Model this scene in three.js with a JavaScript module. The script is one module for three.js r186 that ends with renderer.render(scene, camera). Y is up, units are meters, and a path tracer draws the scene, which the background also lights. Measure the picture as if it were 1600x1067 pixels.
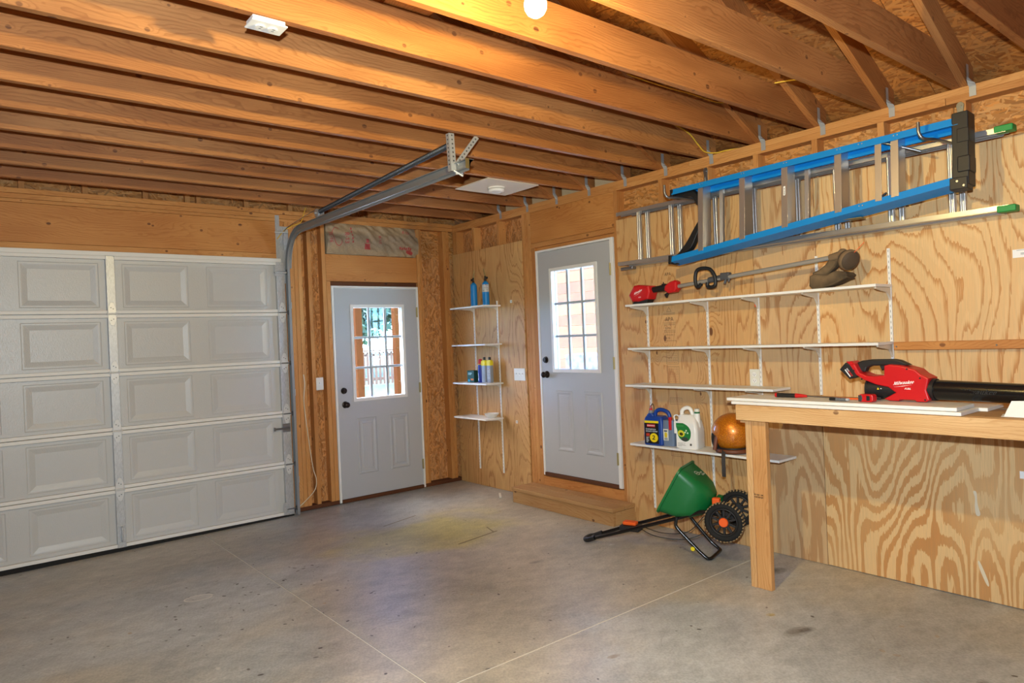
import * as THREE from 'three';
import { RoundedBoxGeometry } from 'three/addons/geometries/RoundedBoxGeometry.js';
import { mergeGeometries, toCreasedNormals } from 'three/addons/utils/BufferGeometryUtils.js';
import { Sky } from 'three/addons/objects/Sky.js';

// ---------------------------------------------------------------- camera, sky, sun, exposure
// World: y up, metres. The far corner of the garage is the origin; the garage-door wall lies in z = 0 (it runs to -x),
// the plywood wall in x = 0 (it runs to +z). Solved from vanishing points, door and panel sizes.
const scene = new THREE.Scene();
const camera = new THREE.PerspectiveCamera(52.47, 1600 / 1067, 0.05, 200);
camera.position.set(-4.2615, 1.5096, 6.2095);
camera.rotation.set(-0.003985, -0.681133, -0.041924, 'YXZ');
const renderer = new THREE.WebGLRenderer({ antialias: true });
renderer.toneMapping = THREE.LinearToneMapping;
renderer.toneMappingExposure = 1.0;
renderer.shadowMap.enabled = true;

const SUN = new THREE.Vector3(-0.35, 0.85, 0.42).normalize();
const sky = new Sky();
sky.name = 'sky';
sky.scale.setScalar(400);
sky.material.uniforms.turbidity.value = 8;
sky.material.uniforms.rayleigh.value = 0.55;
sky.material.uniforms.mieCoefficient.value = 0.004;
sky.material.uniforms.mieDirectionalG.value = 0.8;
sky.material.uniforms.sunPosition.value.copy(SUN);
scene.add(sky);
scene.backgroundIntensity = 9.5;
const sun = new THREE.DirectionalLight(0xfff3e2, 9);
sun.name = 'sun';
sun.position.copy(SUN).multiplyScalar(30);
sun.castShadow = true;
Object.assign(sun.shadow.camera, { left: -20, right: 20, top: 20, bottom: -20, near: 1, far: 80 });
scene.add(sun, sun.target);

// the photographer's flash, in the hot shoe above the lens
const flash = new THREE.SpotLight(new THREE.Color().setRGB(0.79, 0.92, 1.0), 46, 0, 1.15, 0.55, 2);
flash.name = 'camera_flash';
flash.position.set(-4.2615, 1.5096 + 0.2, 6.2095);
flash.target.position.set(-4.2615 + 0.63 * 4, 1.5096 + 0.3, 6.2095 - 0.777 * 4);
flash.castShadow = true;
flash.shadow.radius = 1.2;
scene.add(flash, flash.target);

// ---------------------------------------------------------------- helpers
let seed = 7;
const rnd = () => { seed = (seed + 0x6d2b79f5) | 0; let t = Math.imul(seed ^ (seed >>> 15), 1 | seed); t = (t + Math.imul(t ^ (t >>> 7), 61 | t)) ^ t; return ((t ^ (t >>> 14)) >>> 0) / 4294967296; };
const rr = (a, b) => a + (b - a) * rnd();
const V = (x, y, z) => new THREE.Vector3(x, y, z);
const PI = Math.PI;
const names = new Map();
const numbered = (n) => { const k = names.get(n) || 0; names.set(n, k + 1); return k ? n + '_' + String(k).padStart(3, '0') : n; };

function merge(geos) {
  const list = [].concat(geos).map((g) => { const q = g.index ? g.toNonIndexed() : g; for (const k of Object.keys(q.attributes)) if (!['position', 'normal', 'uv'].includes(k)) q.deleteAttribute(k); if (!q.attributes.uv) q.setAttribute('uv', new THREE.BufferAttribute(new Float32Array(q.attributes.position.count * 2), 2)); return q; });
  return list.length > 1 ? mergeGeometries(list) : list[0];
}
function obj(name, geos, mat, parent) {
  const m = new THREE.Mesh(merge(geos), mat);
  m.name = parent === scene ? numbered(name) : name;
  m.castShadow = m.receiveShadow = true;
  parent.add(m);
  return m;
}
function tag(o, label, category, group, kind) { o.userData.label = label; if (category) o.userData.category = category; if (group) o.userData.group = group; if (kind) o.userData.kind = kind; return o; }
function thing(name, label, category, [x, y, z] = [0, 0, 0], turn = 0, group) {
  const o = new THREE.Group(); o.name = numbered(name); scene.add(o);
  o.position.set(x, y, z); o.rotation.y = turn;
  return tag(o, label, category, group);
}
// a thing on the plywood wall: local x runs along the wall to the right, local z out into the room
const wthing = (name, label, category, x, y, z, turn = 0, group) => thing(name, label, category, [x, y, z], -PI / 2 + turn, group);
function structure(name, label, [x, y, z] = [0, 0, 0], turn = 0) {
  const o = new THREE.Group(); o.name = numbered(name); scene.add(o); o.position.set(x, y, z); o.rotation.y = turn;
  o.userData.kind = 'structure'; if (label) o.userData.label = label; return o;
}
const bx = (x0, x1, y0, y1, z0, z1) => new THREE.BoxGeometry(x1 - x0, y1 - y0, z1 - z0).translate((x0 + x1) / 2, (y0 + y1) / 2, (z0 + z1) / 2);
const cb = (x0, x1, y0, y1, z0, z1, r = 0.002, s = 1) => new RoundedBoxGeometry(x1 - x0, y1 - y0, z1 - z0, s, Math.min(r, (x1 - x0) / 2.01, (y1 - y0) / 2.01, (z1 - z0) / 2.01)).translate((x0 + x1) / 2, (y0 + y1) / 2, (z0 + z1) / 2);
const cyl = (r0, r1, h, n = 20) => new THREE.CylinderGeometry(r1, r0, h, n);
function rod(a, b, r, n = 10, r2 = r) { const A = V(...a), B = V(...b), d = B.clone().sub(A); const g = cyl(r, r2, d.length(), n); g.applyQuaternion(new THREE.Quaternion().setFromUnitVectors(V(0, 1, 0), d.clone().normalize())); return g.translate(...A.clone().add(B).multiplyScalar(0.5).toArray()); }
function tube(pts, r, seg = 40, n = 8, t = 0.5) { return new THREE.TubeGeometry(new THREE.CatmullRomCurve3(pts.map((p) => V(...p)), false, 'catmullrom', t), seg, r, n, false); }
function ext(pts, depth, bevel = 0, seg = 1, holes = []) {
  const s = new THREE.Shape(pts.map((p) => new THREE.Vector2(...p)));
  for (const h of holes) s.holes.push(new THREE.Path(h.map((p) => new THREE.Vector2(...p))));
  const g = new THREE.ExtrudeGeometry(s, { depth: depth - 2 * bevel, bevelEnabled: bevel > 0, bevelSize: bevel, bevelThickness: bevel, bevelOffset: -bevel, bevelSegments: seg, curveSegments: 10 });
  return g.translate(0, 0, -(depth - 2 * bevel) / 2);
}
// smooth closed outline through points
const smooth = (pts, n = 6, tension = 0.5) => new THREE.CatmullRomCurve3(pts.map((p) => V(p[0], p[1], 0)), true, 'catmullrom', tension).getPoints(pts.length * n).slice(0, -1).map((p) => [p.x, p.y]);
const lathe = (prof, n = 28) => new THREE.LatheGeometry(prof.map((p) => new THREE.Vector2(...p)), n);
// uv in metres: u along the grain axis; tw, th = size of the texture in metres
function uvm(geo, grain, tw, th, ou = rnd(), ov = rnd()) {
  const g = geo.index ? geo.toNonIndexed() : geo, P = g.attributes.position, N = g.attributes.normal, uv = new Float32Array(P.count * 2), ax = 'xyz'.indexOf(grain);
  for (let i = 0; i < P.count; i += 3) {
    const n = [0, 1, 2].map((c) => Math.abs(N.getComponent(i, c) + N.getComponent(i + 1, c) + N.getComponent(i + 2, c)));
    const d = n.indexOf(Math.max(...n));
    let a = ax, b = 3 - ax - d;
    if (d === ax) { a = (ax + 1) % 3; b = (ax + 2) % 3; }
    for (let k = i; k < i + 3; k++) { uv[k * 2] = P.getComponent(k, a) / tw + ou; uv[k * 2 + 1] = P.getComponent(k, b) / th + ov; }
  }
  g.setAttribute('uv', new THREE.BufferAttribute(uv, 2));
  return g;
}
function uvp(geo, a, b, a0, b0, w, h) {
  const g = geo.index ? geo.toNonIndexed() : geo, P = g.attributes.position, uv = new Float32Array(P.count * 2), A = 'xyz'.indexOf(a), B = 'xyz'.indexOf(b);
  for (let i = 0; i < P.count; i++) { uv[i * 2] = (P.getComponent(i, A) - a0) / w; uv[i * 2 + 1] = (P.getComponent(i, B) - b0) / h; }
  g.setAttribute('uv', new THREE.BufferAttribute(uv, 2));
  return g;
}
// quads (a,b,c,d counter-clockwise seen from the front) with flat normals
function quads(list) {
  const p = [];
  for (const [a, b, c, d] of list) p.push(...a, ...b, ...c, ...a, ...c, ...d);
  const g = new THREE.BufferGeometry();
  g.setAttribute('position', new THREE.BufferAttribute(new Float32Array(p), 3));
  g.computeVertexNormals();
  return g;
}
// a loft through closed rings of equal length; ends capped with a fan
function loft(rings, cap0 = true, cap1 = true, crease = 0.6) {
  const n = rings[0].length, p = [];
  const tri = (a, b, c) => p.push(...a, ...b, ...c);
  for (let i = 0; i + 1 < rings.length; i++) for (let k = 0; k < n; k++) { const a = rings[i][k], b = rings[i][(k + 1) % n], c = rings[i + 1][(k + 1) % n], d = rings[i + 1][k]; tri(a, b, c); tri(a, c, d); }
  const fan = (r, flip) => { const m = [0, 1, 2].map((c) => r.reduce((s, q) => s + q[c], 0) / n); for (let k = 0; k < n; k++) flip ? tri(m, r[(k + 1) % n], r[k]) : tri(m, r[k], r[(k + 1) % n]); };
  if (cap0) fan(rings[0], true);
  if (cap1) fan(rings[rings.length - 1], false);
  const g = new THREE.BufferGeometry();
  g.setAttribute('position', new THREE.BufferAttribute(new Float32Array(p), 3));
  g.computeVertexNormals();
  return toCreasedNormals(g, crease);
}
const rrect = (w, h, r, n = 4) => { const o = []; for (const [cx, cy, a] of [[w / 2 - r, h / 2 - r, 0], [-w / 2 + r, h / 2 - r, 1], [-w / 2 + r, -h / 2 + r, 2], [w / 2 - r, -h / 2 + r, 3]]) for (let k = 0; k <= n; k++) { const t = (a + k / n) * PI / 2; o.push([cx + r * Math.cos(t), cy + r * Math.sin(t)]); } return o; };

// ---------------------------------------------------------------- noise and textures
const perm = new Uint8Array(512), pval = new Float32Array(256);
for (let i = 0; i < 256; i++) { perm[i] = i; pval[i] = rnd() * 2 - 1; }
for (let i = 255; i > 0; i--) { const j = Math.floor(rnd() * (i + 1)); [perm[i], perm[j]] = [perm[j], perm[i]]; }
for (let i = 0; i < 256; i++) perm[i + 256] = perm[i];
// value noise that repeats every (px, py) cells
function vn(x, y, px, py, s = 0) {
  let ix = Math.floor(x), iy = Math.floor(y); const fx = x - ix, fy = y - iy;
  const u = fx * fx * fx * (fx * (fx * 6 - 15) + 10), v = fy * fy * fy * (fy * (fy * 6 - 15) + 10);
  ix = ((ix % px) + px) % px; iy = ((iy % py) + py) % py; const jx = (ix + 1) % px, jy = (iy + 1) % py;
  const a = pval[perm[perm[(ix + s) & 255] + (iy & 255)]], b = pval[perm[perm[(jx + s) & 255] + (iy & 255)]], c = pval[perm[perm[(ix + s) & 255] + (jy & 255)]], d = pval[perm[perm[(jx + s) & 255] + (jy & 255)]];
  return a + (b - a) * u + (c - a) * v + (a - b - c + d) * u * v;
}
function fb(u, v, px, py, oct = 4, s = 0) { let t = 0, a = 0.5; for (let o = 0; o < oct; o++) { t += a * vn(u * px, v * py, px, py, s + o * 17); px *= 2; py *= 2; a *= 0.5; } return t; }
const sst = (a, b, x) => { const t = Math.min(1, Math.max(0, (x - a) / (b - a))); return t * t * (3 - 2 * t); };
const mix3 = (a, b, t) => [a[0] + (b[0] - a[0]) * t, a[1] + (b[1] - a[1]) * t, a[2] + (b[2] - a[2]) * t];
function tex(w, h, pixel, draw, srgb = true) {
  const c = document.createElement('canvas'); c.width = w; c.height = h;
  const x = c.getContext('2d');
  if (pixel) {
    const im = x.createImageData(w, h), d = im.data;
    for (let j = 0, k = 0; j < h; j++) for (let i = 0; i < w; i++, k += 4) { const q = pixel((i + 0.5) / w, 1 - (j + 0.5) / h); d[k] = q[0]; d[k + 1] = q[1]; d[k + 2] = q[2]; d[k + 3] = 255; }
    x.putImageData(im, 0, 0);
  }
  if (draw) draw(x, w, h);
  const t = new THREE.CanvasTexture(c);
  t.wrapS = t.wrapT = THREE.RepeatWrapping; t.magFilter = THREE.LinearFilter; t.anisotropy = 8;
  if (srgb) t.colorSpace = THREE.SRGBColorSpace;
  return t;
}
// sawn softwood, grain along u: 2.4 m x 0.6 m
function lumberTex(light, dark, knotN, s) {
  const knots = []; for (let k = 0; k < knotN; k++) knots.push([rnd(), rnd(), rr(0.004, 0.012), rr(0.5, 1.1)]);
  return tex(2048, 512, (u, v) => {
    let w = 0, kd = 0;
    for (const [ku, kv, r, e] of knots) {
      let du = Math.abs(u - ku); if (du > 0.5) du = 1 - du; du *= 2.4;
      if (du > 0.16) continue;
      let dv = Math.abs(v - kv); if (dv > 0.5) dv = 1 - dv; dv *= 0.6;
      const q = (du * du) / 9 + dv * dv;
      w += 2.6 * e * Math.exp(-q / (r * r * 3.2));
      const d = Math.sqrt((du * du) / 1.7 + dv * dv) / r;
      if (d < 1.25) kd = Math.max(kd, 1 - sst(0.75, 1.25, d) * 1);
    }
    const h = v * 34 + 4.5 * vn(u * 3, v * 4, 3, 4, s) + 1.3 * vn(u * 9, v * 12, 9, 12, s + 3) + 0.25 * vn(u * 60, v * 40, 60, 40, s + 5) + w;
    let t = h - Math.floor(h); t = sst(0.5, 0.92, t) * (1 - sst(0.93, 1, t));
    const streak = vn(u * 14, v * 220, 14, 220, s + 9), blot = fb(u, v, 5, 4, 3, s + 21), fine = vn(u * 200, v * 512, 200, 512, s + 2);
    let c = mix3(light, dark, Math.min(1, Math.max(0, 0.42 * t + 0.16 * streak + 0.62 * blot + 0.08 * fine + 0.22)));
    if (w > 0.05) c = mix3(c, light, Math.min(0.45, w * 0.2)); if (kd > 0) c = mix3(c, [84, 48, 26], kd * 0.8 * (0.75 + 0.5 * streak));
    return c;
  });
}
// rotary-cut plywood face, grain up (v): 1.22 m x 2.44 m
// bold(v): how strongly the latewood bands are filled at height v of the sheet
function plyTex(light, dark, N, a1, a2, jag, lo, hi, s, bold, draw, knots = []) {
  return tex(1024, 2048, (u, v) => {
    let h = u * 1.5 + a1 * vn(u * 3, v * 2, 3, 2, s) + a2 * vn(u * 7, v * 4, 7, 4, s + 4) + 0.07 * vn(u * 17, v * 7, 17, 7, s + 8) + jag * vn(u * 260, v * 34, 260, 34, s + 2) + jag * 0.7 * vn(u * 90, v * 20, 90, 20, s + 6);
    let kd = 0;
    for (const [ku, kv, r] of knots) { const du = (u - ku) * 1.22, dv = (v - kv) * 2.44, q = du * du * 3 + dv * dv * 0.7; if (q < 0.03) { h += 0.55 * Math.exp(-q / (r * r * 22)); const d = Math.sqrt(du * du * 2.2 + dv * dv * 0.5) / r; if (d < 1) kd = Math.max(kd, sst(1, 0.6, d)); } }
    const t = h * N - Math.floor(h * N), m = 0.5 + 0.5 * Math.sin(t * 2 * PI);
    const line = sst(0.7, 0.95, t) * (1 - sst(0.97, 1, t)), zone = vn(u * 4, v * 5, 4, 5, s + 23);
    let b = bold(v) * sst(lo, hi, m) * (0.75 + 0.35 * zone) + (1 - bold(v)) * (0.6 * sst(0.35, 0.85, t) * sst(-0.4, 0.5, zone) + 1.25 * line);
    const fib = vn(u * 700, v * 40, 700, 40, s + 11), blot = fb(u, v, 3, 4, 3, s + 31);
    let c = mix3(light, dark, Math.min(1, Math.max(0, b * (0.85 + 0.25 * blot) + 0.1 * fib + 0.16 * blot)));
    const sh = 1 + 0.05 * fib + 0.07 * blot;
    c = [c[0] * sh, c[1] * sh, c[2] * sh];
    if (kd) c = mix3(c, [92, 54, 32], kd * 0.85);
    return c;
  }, draw);
}
function osbTex(base, s, dir) {
  return tex(1024, 1024, null, (x, w, h) => {
    x.fillStyle = `rgb(${base.join()})`; x.fillRect(0, 0, w, h);
    for (let k = 0; k < 8200; k++) {
      const px = rnd() * w, py = rnd() * h, l = rr(36, 110), b = rr(5, 16), a = dir + (rnd() < 0.6 ? rr(-0.5, 0.5) : rr(-1.5, 1.5)), t = rr(-1, 1), red = rr(-8, 8);
      const sh = t > 0 ? t * 24 : t * 36;
      x.fillStyle = `rgba(${base[0] + sh + red | 0},${base[1] + sh * 0.95 | 0},${base[2] + sh * 0.8 - red | 0},${rr(0.45, 0.95)})`;
      const pts = []; for (let i = 0; i < 8; i++) { const e = i < 4 ? -1 : 1; pts.push([(i % 4 === 0 || i % 4 === 3 ? 1 : 0.4) * (i % 4 < 2 ? -1 : 1) * e * -1 * l / 2 + rr(-6, 6), e * b / 2 + rr(-3, 3)]); }
      for (const ox of [0, px < 70 ? w : px > w - 70 ? -w : 0]) for (const oy of [0, py < 70 ? h : py > h - 70 ? -h : 0]) {
        x.save(); x.translate(px + ox, py + oy); x.rotate(a); x.beginPath(); pts.forEach((q, i) => (i ? x.lineTo(...q) : x.moveTo(...q))); x.closePath(); x.fill();
        if (k % 3 === 0) { x.strokeStyle = `rgba(70,40,18,${rr(0.12, 0.4)})`; x.lineWidth = 1.1; x.beginPath(); x.moveTo(...pts[4]); x.lineTo(...pts[7]); x.stroke(); }
        x.restore();
      }
    }
  });
}
const std = (o) => new THREE.MeshStandardMaterial({ roughness: 0.75, ...o });
const phys = (o) => new THREE.MeshPhysicalMaterial({ roughness: 0.5, ...o });

const tJoist = lumberTex([186, 128, 74], [142, 88, 44], 18, 1);
const tStud = lumberTex([222, 182, 130], [192, 142, 88], 14, 60);
const tOSB = osbTex([186, 130, 70], 1, 0.15), tOSBv = osbTex([188, 132, 78], 2, PI / 2);
const printInk = 'rgba(58,40,28,0.62)';
function stamp(x, px, py, s = 1) {
  x.fillStyle = printInk; x.strokeStyle = printInk; x.lineWidth = 2; x.textAlign = 'center';
  const cx = px + 46, line = (y, w = 92) => { x.beginPath(); x.moveTo(cx - w / 2, y); x.lineTo(cx + w / 2, y); x.stroke(); };
  line(py); x.beginPath(); x.moveTo(cx - 18, py + 40); x.lineTo(cx, py + 12); x.lineTo(cx + 18, py + 40); x.closePath(); x.stroke();
  line(py + 50); line(py + 58); x.font = 'bold 34px sans-serif'; x.fillText('APA', cx, py + 100);
  line(py + 112); x.font = '14px sans-serif'; x.fillText('RATED SHEATHING', cx, py + 128, 90); x.font = 'bold 18px sans-serif'; x.fillText('32/16', cx - 14, py + 152); line(py + 160);
  x.font = '14px sans-serif'; x.fillText('SIZED FOR SPACING', cx, py + 176, 90); x.fillText('EXPOSURE 1', cx, py + 194, 80); x.font = 'bold 18px sans-serif'; x.fillText('0 15', cx - 14, py + 216); line(py + 226);
}
function noteBlock(x, px, py, n) { x.strokeStyle = printInk; x.lineWidth = 1.6; x.strokeRect(px, py, 92, n * 11 + 8); for (let k = 0; k < n; k++) { x.beginPath(); let q = px + 6; while (q < px + 84) { const l = rr(4, 14); x.moveTo(q, py + 9 + k * 11); x.lineTo(Math.min(q + l, px + 86), py + 9 + k * 11); q += l + 4; } x.stroke(); } }
const tPlyBold = plyTex([219, 182, 130], [186, 130, 74], 7, 0.75, 0.34, 0.014, 0.46, 0.6, 40, (v) => 0.2 + 0.8 * sst(0.47, 0.36, v));
const tPlyBold2 = plyTex([204, 170, 126], [170, 124, 80], 7, 0.7, 0.3, 0.014, 0.44, 0.66, 90, (v) => 0.2 + 0.7 * sst(0.5, 0.38, v));
const tPlySoft = plyTex([208, 165, 110], [178, 126, 74], 9, 0.6, 0.3, 0.012, 0.4, 0.98, 120, () => 0.2, (x) => {
  stamp(x, 372, 610); noteBlock(x, 384, 900, 7); noteBlock(x, 388, 1000, 12); noteBlock(x, 400, 1200, 3); noteBlock(x, 392, 1420, 3); noteBlock(x, 392, 1520, 4); x.font = 'bold 26px sans-serif'; x.fillText('APA', 420, 420);
}, [[0.37, 0.6, 0.02], [0.71, 0.615, 0.026], [0.66, 0.565, 0.016], [0.24, 0.56, 0.01], [0.3, 0.555, 0.012], [0.22, 0.655, 0.012], [0.62, 0.43, 0.012]]);
const tPlyCorner = plyTex([210, 166, 108], [168, 118, 66], 8, 0.7, 0.2, 0.012, 0.3, 0.9, 170, () => 0.35);
// concrete: 4.8 m x 4.8 m, u = (x + 4.8) / 4.8, v = (4.8 - z) / 4.8 ... stains where they lie
const FL = 4.8, fpx = (x) => (x + FL) / FL * 2048, fpz = (z) => z / FL * 2048;
const tFloor = tex(2048, 2048, (u, v) => {
  const a = fb(u, v, 5, 5, 5, 1), b = fb(u, v, 11, 14, 4, 50), c = vn(u * 700, v * 700, 700, 700, 9), d = fb(u, v, 60, 90, 3, 80), e = fb(u, v, 3, 3, 3, 130);
  const t = 1 + 0.14 * a + 0.1 * b + 0.07 * c + 0.1 * d;
  const warm = sst(-0.25, 0.35, e + 0.4 * b);
  const q = mix3([172, 173, 172], [170, 162, 148], warm);
  // fertiliser stain
  const x = u * FL - FL, z = (1 - v) * FL, g = Math.max(0, 1 - Math.hypot((x + 1.42) / 0.8, (z - 1.5) / 0.5) + 0.75 * b + 0.3 * a), gs = sst(0.0, 0.75, g) * 0.6;
  const w = mix3(q, [172, 160, 84], gs);
  return [w[0] * t, w[1] * t, w[2] * t];
}, (x) => {
  const sp = (px, pz, w, h, c, rot = 0) => { x.save(); x.translate(fpx(px), fpz(pz)); x.rotate(rot); x.fillStyle = c; x.beginPath(); x.ellipse(0, 0, w, h, 0, 0, 7); x.fill(); x.restore(); };
  for (let k = 0; k < 190; k++) sp(rr(-4.8, 0), rr(0, 4.8), rr(1.5, 5.5), rr(1, 3), `rgba(38,30,24,${rr(0.35, 0.85)})`, rr(0, 3));
  for (let k = 0; k < 60; k++) sp(rr(-3.4, -2.3), rr(1.4, 3), rr(2, 7), rr(1, 3.5), `rgba(40,32,26,${rr(0.4, 0.85)})`, rr(0, 3));
  for (let k = 0; k < 70; k++) sp(rr(-4.6, 0), rr(0, 4.8), rr(2, 9), rr(1, 4), `rgba(226,220,208,${rr(0.1, 0.4)})`, rr(0, 3));
  for (let k = 0; k < 30; k++) sp(rr(-4.6, 0), rr(0, 4.8), rr(4, 9), rr(2, 5), `rgba(150,105,50,${rr(0.15, 0.4)})`, rr(0, 3));
  for (let k = 0; k < 420; k++) { x.strokeStyle = rnd() < 0.5 ? `rgba(225,220,212,${rr(0.03, 0.2)})` : `rgba(60,50,42,${rr(0.04, 0.22)})`; x.lineWidth = rr(0.7, 2); const a = rr(-4.8, 0), b = rr(0, 4.8), l = rr(8, 60), t = rr(0, 6.3); x.beginPath(); x.moveTo(fpx(a), fpz(b)); x.quadraticCurveTo(fpx(a) + l * Math.cos(t + 0.3) * 0.5, fpz(b) + l * Math.sin(t + 0.3) * 0.5, fpx(a) + l * Math.cos(t), fpz(b) + l * Math.sin(t)); x.stroke(); }
  // chalky ring, marks left by a box, a few dark drips
  x.strokeStyle = 'rgba(232,226,214,0.75)'; x.lineWidth = 4; x.beginPath(); x.ellipse(fpx(-3.125), fpz(1.63), 34, 22, 0.2, 0.3, 6.2); x.stroke();
  x.fillStyle = 'rgba(226,220,208,0.28)'; x.fill();
  x.strokeStyle = 'rgba(96,78,44,0.75)'; x.lineWidth = 6; x.beginPath(); x.moveTo(fpx(-1.52), fpz(1.03)); x.lineTo(fpx(-1.15), fpz(0.93)); x.stroke();
  x.lineWidth = 8; x.beginPath(); x.moveTo(fpx(-1.38), fpz(1.92)); x.lineTo(fpx(-0.96), fpz(1.85)); x.stroke(); x.lineWidth = 5; x.beginPath(); x.moveTo(fpx(-1.0), fpz(1.86)); x.lineTo(fpx(-0.95), fpz(1.7)); x.stroke();
  for (const [a, b, w, h, c] of [[-0.33, 3.86, 40, 22, 'rgba(24,20,17,0.4)'], [-1.05, 4.4, 40, 18, 'rgba(40,34,28,0.35)'], [-1.0, 4.42, 20, 10, 'rgba(30,26,22,0.4)'], [-0.95, 4.2, 12, 7, 'rgba(170,130,30,0.6)'], [-1.9, 3.95, 16, 7, 'rgba(120,88,44,0.5)'], [-1.25, 2.65, 26, 12, 'rgba(70,66,68,0.35)'], [-0.62, 2.75, 8, 5, 'rgba(240,240,235,0.8)']]) for (let k = 4; k > 0; k--) { sp(a + rr(-0.01, 0.01), b + rr(-0.01, 0.01), w * k / 4, h * k / 4, c.replace(/[\d.]+\)$/, (m) => parseFloat(m) / 3 + ')'), 0.2); }
});
tFloor.wrapS = tFloor.wrapT = THREE.MirroredRepeatWrapping;
const tFloorR = tex(1024, 1024, (u, v) => { const q = 255 * Math.min(1, Math.max(0, 0.375 + 0.06 * fb(u, v, 7, 7, 3, 33))); return [q, q, q]; }, null, false);
tFloorR.wrapS = tFloorR.wrapT = THREE.MirroredRepeatWrapping;
const tGrainBump = tex(512, 512, (u, v) => { const q = 128 + 60 * vn(u * 220, v * 26, 220, 26, 3) + 50 * vn(u * 60, v * 90, 60, 90, 7); return [q, q, q]; }, null, false);
const tGalv = tex(256, 256, (u, v) => { const q = 186 + 14 * vn(u * 26, v * 26, 26, 26, 5) + 10 * vn(u * 70, v * 70, 70, 70, 8); return [q, q + 3, q + 6]; });

const M = {
  floor: std({ map: tFloor, roughnessMap: tFloorR, roughness: 1 }),
  joint: std({ color: 0xe6e0d2, roughness: 0.9 }),
  joists: [0xffffff, 0xf6ece4, 0xfff6e6, 0xeee0d2].map((c) => std({ map: tJoist, color: c, roughness: 0.62 })),
  studs: [0xffffff, 0xf7e6d2, 0xf2dcc0].map((c) => std({ map: tStud, color: c, roughness: 0.7 })),
  frame: [0xeed2ac, 0xe2c49c, 0xf2dab8].map((c) => std({ map: tStud, color: c, roughness: 0.7 })),
  header: std({ map: tStud, color: 0xe8c698, roughness: 0.65 }),
  treated: std({ map: tJoist, color: 0x8a7458, roughness: 0.8 }),
  weathered: std({ map: tStud, color: 0xd4ccc0, roughness: 0.8 }),
  osb: std({ map: tOSB, roughness: 0.75 }), osbWall: std({ map: tOSBv, roughness: 0.75 }),
  deck: std({ map: tOSB, color: 0xe8d2b4, roughness: 0.8 }),
  plyBold: std({ map: tPlyBold, roughness: 0.6 }), plyBold2: std({ map: tPlyBold2, roughness: 0.6 }), plySoft: std({ map: tPlySoft, roughness: 0.6 }), plyCorner: std({ map: tPlyCorner, roughness: 0.6 }),
  beige: std({ color: 0xd9bf92, roughness: 0.8 }),
  white: std({ color: 0xe9e8e4, roughness: 0.5 }), whiteGloss: std({ color: 0xefeeea, roughness: 0.3 }), offwhite: std({ color: 0xe2e0d4, roughness: 0.45 }),
  doorGrey: std({ color: 0xb4b6b8, roughness: 0.5 }),
  garage: std({ color: 0xc2c2c0, roughness: 0.36, bumpMap: tGrainBump, bumpScale: 0.0009 }),
  garageRail: std({ color: 0xe4e2dc, roughness: 0.5 }),
  galv: std({ map: tGalv, roughness: 0.4, metalness: 0.4 }),
  alu: std({ color: 0xc9cacb, roughness: 0.32, metalness: 0.85 }),
  steel: std({ color: 0x8f9296, roughness: 0.35, metalness: 0.9 }),
  steelDark: std({ color: 0x5a5e63, roughness: 0.4, metalness: 0.8 }),
  black: std({ color: 0x1b1b1d, roughness: 0.5 }), rubber: std({ color: 0x141414, roughness: 0.85 }), blackGloss: std({ color: 0x121315, roughness: 0.22 }),
  bronze: std({ color: 0x2e2521, roughness: 0.35, metalness: 0.7 }), brass: std({ color: 0xa89a6a, roughness: 0.4, metalness: 0.8 }),
  red: std({ color: 0xc4161c, roughness: 0.38 }), blue: std({ color: 0x0d84cf, roughness: 0.45 }), green: std({ color: 0x0d6a34, roughness: 0.4 }), greenCap: std({ color: 0x128a3e, roughness: 0.5 }),
  orange: std({ color: 0xf0601c, roughness: 0.5 }), mud: std({ color: 0x7a6348, roughness: 0.95 }), yellow: std({ color: 0xe6d21e, roughness: 0.5 }),
  track: std({ color: 0x9a9fa3, roughness: 0.4, metalness: 0.5 }),
  slot: std({ color: 0x5e5a54, roughness: 0.7 }),
  hinge: std({ color: 0xd6d8d8, roughness: 0.35, metalness: 0.25 }),
  bracket: std({ color: 0xd6ccba, roughness: 0.55 }),
  muntin: std({ color: 0xaab2b6, roughness: 0.5 }),
  glass: phys({ color: 0xffffff, roughness: 0.02, transmission: 1, thickness: 0, ior: 1.45 }),
  cable: std({ color: 0xe2b63a, roughness: 0.6 }), rope: std({ color: 0xe0d6bc, roughness: 0.9 }),
};
const pick = (a) => a[Math.floor(rnd() * a.length)];
// one piece of lumber: its own mesh, own cut of the wood texture
function lum(parent, name, x0, x1, y0, y1, z0, z1, grain, mat, r = 0.002) { return obj(name, uvm(cb(x0, x1, y0, y1, z0, z1, r), grain, 2.4, 0.6), Array.isArray(mat) ? pick(mat) : mat, parent); }
function osb(parent, name, x0, x1, y0, y1, z0, z1, mat = M.osb, grain = 'x') { return obj(name, uvm(bx(x0, x1, y0, y1, z0, z1), grain, 1.22, 1.22), mat, parent); }

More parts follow.
